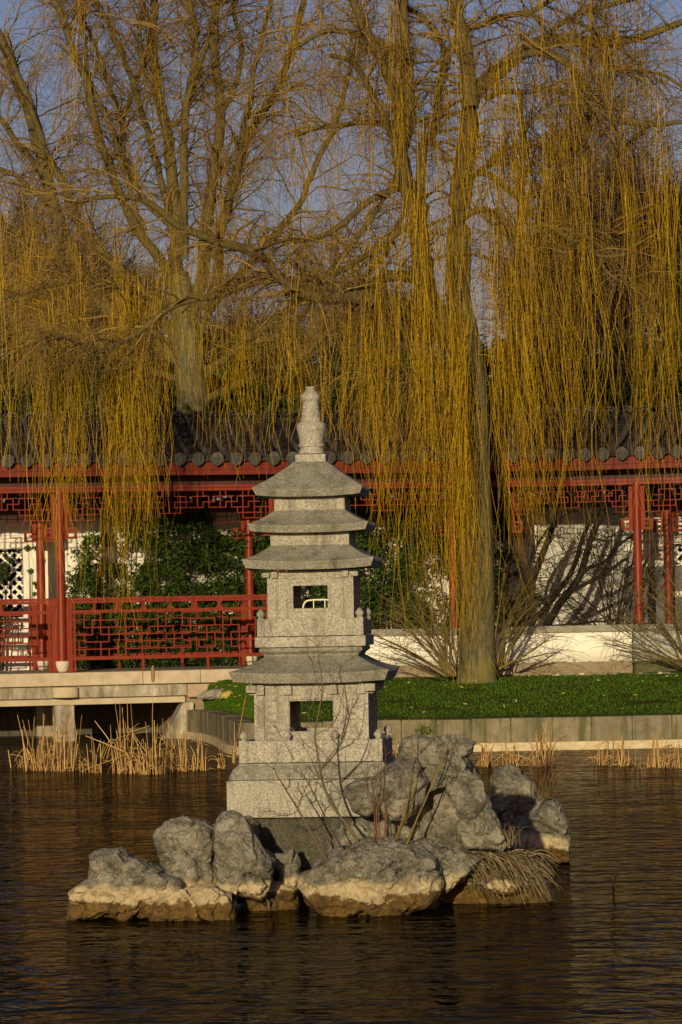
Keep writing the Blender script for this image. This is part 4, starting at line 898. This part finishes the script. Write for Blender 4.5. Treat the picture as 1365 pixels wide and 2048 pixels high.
# --- main willow on the lawn
YW = 54.0
wl = thing('willow_tree', P(955, 1352, YW), 'big weeping willow on the lawn with golden strands reaching the ground', 'willow')
def zz(l): return [(665+x/1.95, y/1.95) for x, y in l]
tr = [limb([(954,1420),(955,1350),(956,1300),(956,1150),(950,950),(946,820),(935,700),(921,620),(916,540),(918,470)], YW, 40, 22, 44, .02)]
tr[0][1][:7] *= np.array([1.3, 1.28, 1.22, 1.14, 1.08, 1.04, 1.02])
big = [limb([(935,715),(895,650),(860,600),(846,550),(842,487),(829,410),(812,360),(803,300),(815,256),(819,231),(814,154),(809,92),(803,-20)], YW, 25, 10, 46, .025, YW-.3),
       limb([(916,590),(916,513),(918,436),(926,359),(937,282),(942,205),(967,169),(993,144),(1044,103),(1090,78),(1147,77),(1193,87),(1301,67),(1380,35)], YW, 27, 6, 46, .025, YW+.6),
       limb([(905,690),(870,650),(800,610),(740,600),(680,594),(620,590),(564,559),(513,508),(440,485),(360,452),(290,402),(200,395),(110,420)], YW, 19, 3, 46, .015, YW-3.0),
       limb([(862,585),(840,560),(800,552),(760,560),(725,582),(640,575),(560,560),(500,568),(440,590),(350,610),(285,660),(240,685),(190,705),(165,688),(110,672),(60,690)], YW, 13, 2.5, 50, .015, YW-3.2)]
med = [limb([(803,297),(798,231),(783,169),(768,128),(732,51),(700,-20)], YW, 13, 8, 24, .03, YW-.8), limb([(806,300),(788,272),(762,226),(732,159),(700,120),(660,110)], YW, 9, 4, 22, .03, YW-1),
       limb([(842,490),(844,302),(870,256),(875,195),(885,133),(885,92),(850,41),(800,10)], YW, 11, 5, 26, .03, YW+.5),
       limb([(942,215),(932,103),(916,31),(911,-30)], YW, 17, 12, 20, .03, YW+.3), limb(zz([(740,210),(830,205),(920,260),(980,340),(1030,420),(1100,465),(1220,485),(1365,475)]), YW, 8, 4, 26, .03, YW-.8),
       limb(zz([(600,380),(660,350),(760,355),(850,350),(960,380),(990,440)]), YW, 6, 3.5, 22, .03, YW-1), limb(zz([(530,670),(620,680),(720,770),(790,850),(880,900),(960,950),(1050,1000),(1180,995)]), YW-.1, 7, 3.2, 30, .025, YW-1.2),
       limb(zz([(880,900),(950,960),(1040,1020),(1100,1080),(1160,1110)]), YW-.7, 4, 2.5, 22, .02, YW-1.2), limb([(940,800),(900,787),(850,768),(800,756),(750,752),(705,772)], YW-.2, 7, 3, 24, .02, YW-.9),
       limb([(814,451),(768,492),(700,532),(640,566),(560,630)], YW, 8, 4, 24, .03, YW-.7), limb([(812,365),(742,400),(665,461),(600,480),(520,475)], YW, 8, 4, 24, .03, YW-.8),
       limb([(803,290),(770,250),(700,245),(640,255),(590,270)], YW, 7, 4, 22, .03, YW+.3), limb([(926,359),(980,330),(1010,300),(1060,290),(1110,320)], YW, 7, 4, 22, .04, YW-.5),
       limb([(918,440),(960,420),(1000,440),(1040,500),(1080,560)], YW, 7, 3.5, 24, .03, YW-.9), limb([(885,133),(930,60),(990,40),(1060,20),(1120,-10)], YW, 8, 5, 22, .04, YW+.4),
       limb([(1147,77),(1200,120),(1260,140),(1330,150),(1390,190)], YW+.4, 5, 3, 22, .04, YW), limb([(814,154),(770,90),(700,60),(640,70),(580,100)], YW, 8, 4, 22, .04, YW-.6),
       limb([(1090,78),(1150,30),(1220,10),(1300,-10)], YW+.3, 6, 4, 20, .03, YW+.8), limb([(350,612),(300,600),(240,575),(150,560),(70,580),(-20,600)], YW-.5, 4.5, 2.5, 24, .03, YW-1)]
V, Q = joinVQ([limbs_mesh(tr, 16)]); trk = meshobj('trunk', V, Q, BARK, wl, True, True)
V, Q = limbs_mesh(big+med, 10); meshobj('limbs', V, Q, BARKB, wl, True, True)
allL = big+med
B, RB = subbranches(allL, 760, .35, 1.5, .25, .35)
T1_, R1_ = twigs(B, 9000, .15, .95, -.05, .5, .0033, .002, 7)
# unseen crown above the frame, added with thick twigs to darken the pond's reflections
def upper(Yc, x0, x1, y0, y1, nl, nb, ntw):
    ls = []
    for i in range(nl):
        x = x0+(x1-x0)*(i+.5)/nl+random.uniform(-20, 20); xm = (x0+x1)/2
        ls.append(limb([(x, y0), (x+(x-xm)*.10+random.uniform(-40, 40), y0+(y1-y0)*.4), (x+(x-xm)*.25+random.uniform(-60, 60), y0+(y1-y0)*random.uniform(.75, 1))], Yc+random.uniform(-.8, .8), 9, 3, 20, .06))
    Bu, Ru = subbranches(ls, nb, .5, 2.0, .2, .4); X, Rx = twigs(Bu, ntw, .3, 1.3, .0, .5, .008, .005)
    return ls, [(Bu, Ru), (X, Rx)]
upL, upT = upper(YW+.3, 640, 1400, -25, -720, 14, 420, 4200)
V, Q = limbs_mesh(upL, 7); meshobj('upper_limbs', V, Q, BARKB, wl, True, True)
em = [(25,28,430,760,800,990,60,52.2,53.4),(115,24,530,780,980,1150,70,52,53),(112,12,530,720,1130,1320,22,52,52.8),(175,28,550,780,880,1040,44,52,53.2),(245,34,530,780,960,1160,105,52,53.2),(262,9,550,720,1200,1360,46,52,52.6),
      (320,30,490,740,880,1110,50,52.2,53.4),(410,60,480,740,800,960,72,52.2,53.4),(520,50,480,740,780,940,81,52.4,53.5),(620,50,480,740,740,900,54,52.4,53.6),(700,45,480,740,870,1060,72,52.4,53.6),(755,40,480,740,910,1140,99,52.4,53.6),
      (830,40,240,650,970,1260,110,52.6,53.8),(895,32,320,760,1010,1330,123,52.7,53.5),(932,12,590,900,1240,1438,70,52.6,53.35),(1012,34,200,700,970,1240,111,52.4,53.8),(1050,46,190,620,910,1180,95,52.4,54),(1120,42,200,640,890,1100,66,52.4,54),
      (1200,48,220,650,890,1110,71,52.4,54.2),(1290,48,220,650,890,1140,71,52.4,54.2),(1350,34,220,650,840,1140,45,52.4,54.2),(700,60,100,350,300,520,30,52.4,54.4),(600,70,150,400,330,520,27,52.4,54.4),(780,50,0,250,200,460,45,52.4,54.9),
      (900,45,-20,300,230,560,35,52.4,54.4),(960,50,130,350,400,700,59,52.7,54.4),(1060,60,90,400,300,600,53,52.4,54.7),(1180,70,70,300,230,520,42,52.4,54.9),(1300,64,40,260,200,460,42,52.4,54.9),(500,60,-20,250,160,440,22,52.4,54.4),
      (860,70,-60,60,80,260,37,52.4,54.9),(1120,120,-60,40,60,220,42,52.4,54.9),(925,12,720,860,1200,1375,51,52.4,53.3)]
em += [(760,130,-60,400,60,560,150,52,55),(1050,190,-60,400,60,560,200,52,55),(1250,110,-60,300,60,520,130,52,55)]
SP, SR_ = strands(allL+[(b_, None) for b_ in B[::3]], em)
crown(wl, [('upper_twigs', TWIG, upT), ('twigs', TWIG, [(B, RB), (T1_, R1_)]), ('hanging_strands', STRAND, [(SP, SR_)])])
# short epicormic shoots hanging on the trunk
# --- big multi-stemmed tree behind the roof
YT = 63.0
t1 = thing('willow_tree', P(385, 870, YT), 'large many stemmed bare willow rising behind the tiled roof at left', 'willow')
zl_ = lambda l: [(x/1.95, y/1.95) for x, y in l]
tr = [limb([(392,900),(388,800),(378,700),(366,620),(358,550)], YT, 37, 20, 26, .04)]
st = [limb(zl_([(705,1250),(690,1100),(690,900),(670,700),(640,480),(610,330),(600,150),(600,-40)]), YT, 21, 12, 34, .05, YT+.3), limb(zl_([(760,1250),(790,1050),(800,900),(830,700),(850,450),(835,250),(830,80),(850,-30)]), YT, 20, 11, 34, .05, YT-.5),
      limb(zl_([(790,1200),(850,1050),(870,880),(930,650),(1010,470),(1080,340),(1140,180),(1190,-40)]), YT, 17, 9, 34, .05, YT+.8), limb(zl_([(720,1000),(720,500),(760,250),(760,100),(720,-30)]), YT-.3, 13, 8, 30, .05, YT-.6),
      limb(zl_([(830,1000),(900,760),(960,480),(990,330),(1060,-20)]), YT, 11, 7, 30, .05, YT-.7), limb(zl_([(680,1180),(640,1050),(540,900),(450,700),(380,480),(330,300),(270,150),(190,-30)]), YT, 16, 9, 34, .05, YT-.4),
      limb(zl_([(660,900),(620,700),(560,450),(500,280),(430,110),(360,-30)]), YT, 11, 7, 30, .05, YT+.4), limb(zl_([(560,900),(520,760),(450,550),(360,330),(320,150),(295,-20)]), YT, 9, 6, 30, .05, YT-.2),
      limb(zl_([(700,1330),(560,1150),(440,1030),(340,900),(270,760),(200,640),(150,480),(60,270),(-20,100)]), YT, 17, 9, 36, .05, YT-.8), limb(zl_([(690,1400),(420,1200),(280,1000),(200,780),(150,580),(100,400),(50,270),(-10,130)]), YT, 22, 15, 36, .05, YT+.6),
      limb(zl_([(230,880),(200,760),(100,600),(0,460),(-60,400)]), YT+.4, 11, 7, 26, .05, YT), limb(zl_([(200,800),(140,750),(60,680),(-30,640)]), YT+.4, 8, 6, 20, .04, YT),
      limb([(400,760),(470,700),(541,644),(640,566),(685,512),(740,440),(800,330)], YT, 13, 6, 30, .05, YT-1), limb([(410,800),(520,750),(598,717),(647,672),(697,610),(760,520),(775,490),(830,380)], YT, 12, 7, 30, .05, YT-.8),
      limb([(410,740),(500,690),(565,665),(610,620),(680,520),(742,440)], YT, 10, 6, 28, .05, YT-.5), limb([(380,700),(440,600),(520,500),(600,400),(650,300),(690,180),(720,60)], YT, 12, 6, 32, .06, YT+1),
      limb([(370,720),(280,640),(180,560),(90,500),(-20,430)], YT, 14, 7, 28, .06, YT+1), limb([(370,760),(250,720),(140,640),(60,600),(-30,560)], YT, 11, 6, 28, .06, YT-.5),
      limb(zl_([(610,340),(560,260),(540,120),(560,-20)]), YT, 9, 6, 20, .04, YT), limb(zl_([(850,450),(920,330),(940,160),(900,-20)]), YT-.3, 10, 6, 22, .05, YT), limb(zl_([(430,660),(480,480),(430,330),(300,-20)]), YT, 8, 5, 24, .05, YT+.4),
      limb(zl_([(640,480),(700,480),(760,330),(800,200),(830,60),(880,-30)]), YT, 9, 6, 24, .05, YT-.5), limb(zl_([(690,900),(560,760),(480,600),(500,400),(560,240),(580,100),(540,-30)]), YT, 9, 5, 28, .06, YT+.6)]
V, Q = limbs_mesh(tr, 14); meshobj('trunk', V, Q, BARK, t1, True, True)
st = [(p, r*.7) for p, r in st]
V, Q = limbs_mesh(st, 9); meshobj('limbs', V, Q, BARKB, t1, True, True)
B, RB = subbranches(st, 720, .5, 2.1, .3, .25, 10, .2); RB = np.minimum(RB, .016)
T1_, R1_ = twigs(B, 11500, .2, 1.05, .0, .5, .0036, .0022, 7)
upL, upT = upper(YT, -60, 760, -25, -780, 18, 520, 5200)
V, Q = limbs_mesh(upL, 7); meshobj('upper_limbs', V, Q, BARKB, t1, True, True)
em = [(60,60,350,560,560,800,62,61.5,63),(180,70,400,600,600,810,67,61.5,63),(300,70,400,600,620,810,62,61.5,63),(430,70,350,560,560,790,56,61.5,63),(560,70,250,480,460,690,46,61.5,63.5),(120,110,-40,250,150,420,25,61.5,64),(350,110,-60,200,100,360,25,61.5,64),(560,90,-60,200,100,400,31,61.5,64),(690,60,100,350,330,600,25,62,64)]
em += [(380,260,-60,350,60,430,260,61.5,65),(620,140,-60,300,60,450,170,61.5,65)]
SP, SR_ = strands(st+[(b_, None) for b_ in B[::4]], em, (.0018, .0040))
crown(t1, [('upper_twigs', TWIG, upT), ('twigs', TWIG, [(B, RB), (T1_, R1_)]), ('hanging_strands', STRAND, [(SP, SR_)])])
# --- bare trees farther behind
def bare_tree(name, label, px, py, Y, stems, nb, ntw, mt, tm, group=None, L=(.7, 2.4), r=10, tw=(.3, 1.3), rt=.0065):
    t = thing(name, P(px, py, Y), label, 'tree', group)
    ls = [limb(s, Y, r*(1 if i == 0 else .7), 3.5, 26, .08, Y+random.uniform(-1.5, 1.5)) for i, s in enumerate(stems)]
    V, Q = limbs_mesh(ls, 8); meshobj('trunk', V, Q, mt, t, True, True)
    B, RB = subbranches(ls, nb, L[0], L[1], .45, .1, 9, .2); X, R = twigs(B, ntw, tw[0], tw[1], .25, .08, rt, rt*.55)
    crown(t, [('crown', tm, [(B, RB), (X, R)])])
G_ = 'bare trees beyond the garden'
bare_tree('bare_tree', 'leaning bare tree with forked stems between the willow and the birches', 1060, 860, 66, [[(1050,880),(1060,620),(1075,460),(1116,370),(1160,290),(1190,200),(1230,60)], [(1056,700),(1090,520),(1170,400),(1230,330),(1300,240)], [(1056,720),(1040,560),(1030,420),(1050,300),(1040,180)], [(1058,640),(1120,480),(1140,380),(1130,280),(1150,150)]], 200, 1900, BARKB, TWIGP, G_, r=9)
bare_tree('bare_tree', 'reddish brown twiggy tree in the haze behind the right strands', 1240, 880, 76, [[(1240,900),(1238,700),(1235,560),(1240,430),(1250,330)], [(1238,700),(1190,570),(1160,480),(1140,420)], [(1238,680),(1290,560),(1320,480),(1345,410)]], 520, 5200, BARKP, TWIGH, G_, (.5, 1.9), 8, (.25, 1.0), .008)
bare_tree('bare_tree', 'reddish brown twiggy tree at the right edge', 1360, 880, 78, [[(1370,900),(1368,700),(1365,540),(1372,420)], [(1368,700),(1320,600),(1300,500)], [(1368,690),(1410,560),(1420,450)]], 420, 4200, BARKP, TWIGH, G_, (.5, 1.9), 8, (.25, 1.0), .008)
bare_tree('bare_tree', 'brown twiggy tree just right of the willow trunk, far behind', 1100, 880, 80, [[(1100,900),(1098,740),(1095,620),(1100,520)], [(1098,740),(1060,640),(1040,570)], [(1098,730),(1140,640),(1155,560)]], 420, 4200, BARKP, TWIGH, G_, (.5, 1.7), 8, (.25, 1.0), .008)
bare_tree('bare_tree', 'purplish twiggy thicket tree behind the horizontal willow limb', 770, 880, 80, [[(770,900),(768,760),(765,680),(772,620)], [(768,760),(720,700),(690,660)], [(768,750),(820,690),(850,640)]], 420, 4200, BARKP, TWIGH, G_, (.4, 1.3), 7, (.25, .9), .008)
bare_tree('bare_tree', 'dark twiggy tree at the left edge behind the roof', 40, 880, 70, [[(40,900),(42,740),(45,620),(40,520),(60,430)], [(42,740),(-10,640),(-40,540)], [(42,720),(100,620),(130,540)]], 480, 4600, BARKP, TWIGP, G_, (.5, 1.8), 8, (.25, .9), .0075)
bare_tree('bare_tree', 'dark twiggy tree left of the big stems, behind the roof', 220, 880, 72, [[(220,900),(222,760),(220,660),(225,570)], [(222,760),(170,670),(150,600)], [(222,750),(270,680),(290,600)]], 460, 4400, BARKP, TWIGP, G_, (.4, 1.5), 8, (.25, .9), .0075)
bare_tree('bare_tree', 'low twiggy tree far behind the left willow, right of its stems', 500, 880, 78, [[(500,900),(500,790),(505,720),(500,660)], [(500,780),(460,720),(440,680)], [(500,780),(545,730),(560,690)]], 300, 2800, BARKP, TWIGP, G_, (.4, 1.2), 7, (.25, .8), .0075)
bare_tree('birch_tree', 'slender birch with white bark showing behind the right strands', 1190, 880, 72, [[(1192,900),(1186,760),(1182,660),(1172,560),(1165,470)], [(1184,700),(1205,620),(1225,560)]], 120, 900, BIRCH, TWIGP, 'birches behind the roof', (.4, 1.2), 7)
bare_tree('birch_tree', 'second white birch nearer the right edge', 1250, 880, 73, [[(1246,900),(1252,740),(1256,640),(1262,520),(1258,430)], [(1255,680),(1230,600),(1215,540)]], 120, 900, BIRCH, TWIGP, 'birches behind the roof', (.4, 1.2), 6)
# --- dark leaning tree behind the low wall
YD = 57.3
dk = thing('leaning_tree', P(1080, 1300, YD), 'dark leaning bare tree behind the low white wall', 'tree')
z7 = lambda l: [(780+x/2.333, 940+y/2.333) for x, y in l]
ls = [limb(z7([(690,800),(730,730),(800,620),(880,500),(930,340),(990,200),(1020,100)]), YD, 9, 5, 28, .02), limb(z7([(600,800),(650,730),(760,600),(850,470),(900,330),(945,200)]), YD+.1, 6.5, 4, 26, .02),
      limb(z7([(870,520),(930,460),(1000,430),(1060,360),(1145,295)]), YD, 4.5, 2.5, 22, .02), limb(z7([(860,560),(940,520),(1010,480),(1060,440),(1115,415)]), YD, 4.5, 2.5, 22, .02),
      limb(z7([(560,800),(600,700),(680,480),(740,330),(790,200)]), YD+.2, 9, 5, 24, .02), limb(z7([(700,740),(840,720),(980,705),(1060,690)]), YD, 3, 2, 18, .02), limb(z7([(640,600),(660,420),(720,300),(800,240)]), YD, 4, 2.5, 20, .02)]
V, Q = limbs_mesh(ls, 8); meshobj('trunk', V, Q, BARKD, dk, True, True)
B, RB = subbranches(ls, 110, .3, 1.1, .2, .15, 10, .1, 1.2); X, R = twigs(B, 600, .15, .6, .1, .1, .0042, .0024); crown(dk, [('crown', TWIGD, [(B, np.minimum(RB, .0065)), (X, R)])])
# --- bare shrubs
def shrub(name, label, px, py, Y, tips, nst, mat, r=3.2, jx=12, group=None, tw=160, L=(.12, .5), dY=.5):
    t = thing(name, P(px, py, Y), label, 'shrub', group); ls = []
    for i in range(nst):
        tx, ty = tips[i % len(tips)]; tx += random.gauss(0, jx); ty += random.gauss(0, jx); x0 = px+random.gauss(0, jx*.6)
        bend = random.uniform(-.45, .45)*(tx-x0)+random.gauss(0, 8)
        ls.append(limb([(x0, py), (x0+(tx-x0)*.3-bend*.4, py+(ty-py)*.38), (x0+(tx-x0)*.66-bend*.3, py+(ty-py)*.74), (tx, ty)], Y, r*random.uniform(.6, 1.15), .9, 14, .012, Y+random.uniform(-dY, dY)))
    V, Q = limbs_mesh(ls, 5); meshobj('stems', V, Q, mat, t, True, True)
    B = np.array([p[::1][:14] for p, _ in ls]); X, R = twigs(B, tw, L[0], L[1], .15, .1, .0038, .002, 6, .3); X2, R2 = twigs(X, tw, L[0]*.5, L[1]*.5, .1, .1, .003, .0018, 5, .2)
    crown(t, [('twigs', mat, [(X, R), (X2[:, :, :], R2)])]); return t
shrub('bare_shrub', 'bare olive shrub fanning left from the foot of the willow trunk', 902, 1352, 53.8, [(752,1290),(775,1240),(800,1200),(825,1160),(850,1130),(872,1150),(888,1170),(782,1268)], 17, TWIGY, 2.7, 16, 'bare shrubs at the willow foot', 220, (.2, .7))
shrub('bare_shrub', 'bare olive shrub fanning right from the foot of the willow trunk', 996, 1338, 54.1, [(1010,1190),(1035,1200),(1060,1215),(1075,1160),(1110,1285),(1050,1250),(1085,1210),(1020,1150)], 13, TWIGY, 2.6, 14, 'bare shrubs at the willow foot', 200, (.2, .7))
shrub('bare_shrub', 'thin twiggy shrub at the right edge before the low wall', 1385, 1337, 54.7, [(1300,1190),(1265,1160),(1330,1150),(1350,1080),(1240,1250),(1225,1310),(1300,1240),(1360,1040),(1200,1270)], 16, TWIGY, 1.8, 20, None, 240, (.2, .8), .3)
shrub('bare_shrub', 'tangle of thin twigs before the white wall behind the right columns', 1230, 1290, 57.0, [(1120,1130),(1160,1100),(1200,1080),(1240,1060),(1290,1050),(1340,1060),(1100,1180),(1320,1130)], 24, TWIGD, 1.7, 20, None, 300, (.2, .8))
# island shrub in front of the lantern, traced
def isl_shrub(name, label, segs, Y, mat, tw, L=(.06, .22)):
    t = thing(name, P(segs[0][0][0][0], segs[0][0][0][1], Y), label, 'shrub'); ls = [limb(s, Y, a_, b_, 18, .004, Y+random.uniform(-.15, .15)) for s, a_, b_ in segs]
    V, Q = limbs_mesh(ls, 6); meshobj('stems', V, Q, mat, t, True, True); B = np.array([p for p, _ in ls])
    X, R = twigs(B, tw, L[0], L[1], .2, .0, .0022, .0011, 6, .3); crown(t, [('twigs', mat, [(X, R)])])
q2 = lambda l: [(420+x/3.102, 1180+y/3.102) for x, y in l]
isl_shrub('bare_sapling', 'bare sapling with forked twigs in front of the lantern base', [
    (q2([(950,1640),(880,1500),(760,1340),(700,1180),(665,1000),(652,880),(690,690),(702,600),(672,400),(671,335)]), 3.4, .7), (q2([(695,1110),(790,1000),(850,850),(880,740),(925,660)]), 1.8, .6),
    (q2([(700,1090),(760,1010),(830,930),(865,735)]), 1.4, .6), (q2([(655,900),(760,840),(810,720),(830,590)]), 1.3, .5), (q2([(660,1000),(600,960),(540,890),(475,830)]), 1.2, .5),
    (q2([(700,1180),(620,1110),(560,1040)]), 1.1, .5), (q2([(655,870),(610,800),(640,700)]), .9, .4), (q2([(700,640),(660,560),(625,420)]), .9, .4), (q2([(720,1200),(860,1160),(960,1130)]), 1, .5)], 23.95, TWIGG, 46)
isl_shrub('bare_sapling', 'leaning bare sapling left of the forked one, before the lantern base', [
    (q2([(720,1670),(625,1500),(540,1350),(470,1240),(415,1150),(395,1105)]), 3, .7), (q2([(860,1660),(760,1495),(670,1310),(600,1180),(560,1120)]), 2.2, .6), (q2([(470,1240),(495,1210),(490,1130)]), 1.2, .5), (q2([(545,1350),(575,1290),(640,1240)]), 1.4, .5),
    (q2([(650,1270),(665,1200),(690,1140)]), 1.2, .5), (q2([(545,1370),(470,1400),(350,1370)]), 1, .4), (q2([(560,1340),(570,1260),(530,1220)]), 1, .4), (q2([(520,1050),(470,960),(400,840)]), 1, .4), (q2([(600,1180),(540,1130),(480,1160)]), .9, .4)], 23.85, TWIGG, 50)
q4 = lambda l: [(580+x/2.275, 1440+y/2.275) for x, y in l]
isl_shrub('bare_sapling', 'three straight olive stems rising against the tall rock pile', [(q4([(470,590),(495,505),(525,420),(548,300),(560,130),(562,30)]), 2.6, .8), (q4([(480,590),(505,505),(550,400),(580,290),(592,200)]), 2.2, .8), (q4([(520,600),(545,535),(580,450),(625,350),(672,220),(700,120)]), 3, .9), (q4([(640,320),(690,190),(740,20)]), 1.2, .5), (q4([(560,130),(620,60),(600,0)]), 1, .4)], 23.9, TWIGY, 24, (.05, .2))
isl_shrub('bare_sapling', 'cluster of thin reddish twigs behind the broad front boulder', [(q4([(385+8*i, 590), (375+10*i+random.uniform(-12, 12), 420), (360+14*i+random.uniform(-20, 20), 290+random.uniform(-60, 60)), (345+18*i+random.uniform(-25, 25), 180+random.uniform(-60, 90))]), 1.3, .5) for i in range(8)], 24.0, TWIGR, 40, (.05, .18))
isl_shrub('bare_sapling', 'wispy reddish stems on the rightmost island rock', [(q4([(1100+14*i, 350), (1105+18*i, 260), (1110+24*i+random.uniform(-20, 20), 170+random.uniform(-30, 60))]), 1.2, .5) for i in range(8)], 28.0, TWIGR, 30, (.06, .25))
# grass tufts on the island rocks
def tuft(px, py, Y, n, h, label, mat=REED):
    b0 = P(px, py, Y); t = thing('grass_tuft', b0, label, 'grass tuft'); bs = np.array(b0)+RNG.normal(0, .03, (n, 3))*np.array([1, 1, .3]); tp = bs+np.stack([RNG.normal(0, h*.45, n), RNG.normal(0, h*.3, n), RNG.uniform(.5, 1, n)*h], 1)
    V, Q = blades(bs, tp, RNG.uniform(-.02, .05, n), RNG.uniform(.002, .004, n)); meshobj('blades', V, Q, mat, t, world=True)
tuft(1092, 1598, 27.9, 26, .22, 'yellow green grass tuft between the two right rear rocks', TWIGY)
tuft(1020, 1690, 24.3, 40, .14, 'brown grass tuft at the foot of the tall rock', DEADG)
tuft(850, 1468, 24.6, 60, .035, 'small dark moss tuft on top of the jagged slab', GRASS)
tuft(540, 1815, 24.1, 14, .05, 'few dry blades at the waterline between two boulders', DEADG)
# twig standing in the water at the right
p0 = P(1228, 1775, 25.6); p0.z = -.05
tw_ = thing('water_twig', p0, 'dark twig poking out of the water right of the island', 'twig')
p = np.array([spline([(0, 0, 0), (.0, 0, .08), (.02, 0, .13), (.05, 0, .17)], 8), spline([(.0, 0, .07), (-.01, 0, .10), (-.035, 0, .12), (-.05, 0, .10)], 8)]); V, Q = tubes(p, np.array([np.linspace(.009, .004, 8)]*2), 6); meshobj('stem', V, Q, BARKD, tw_)
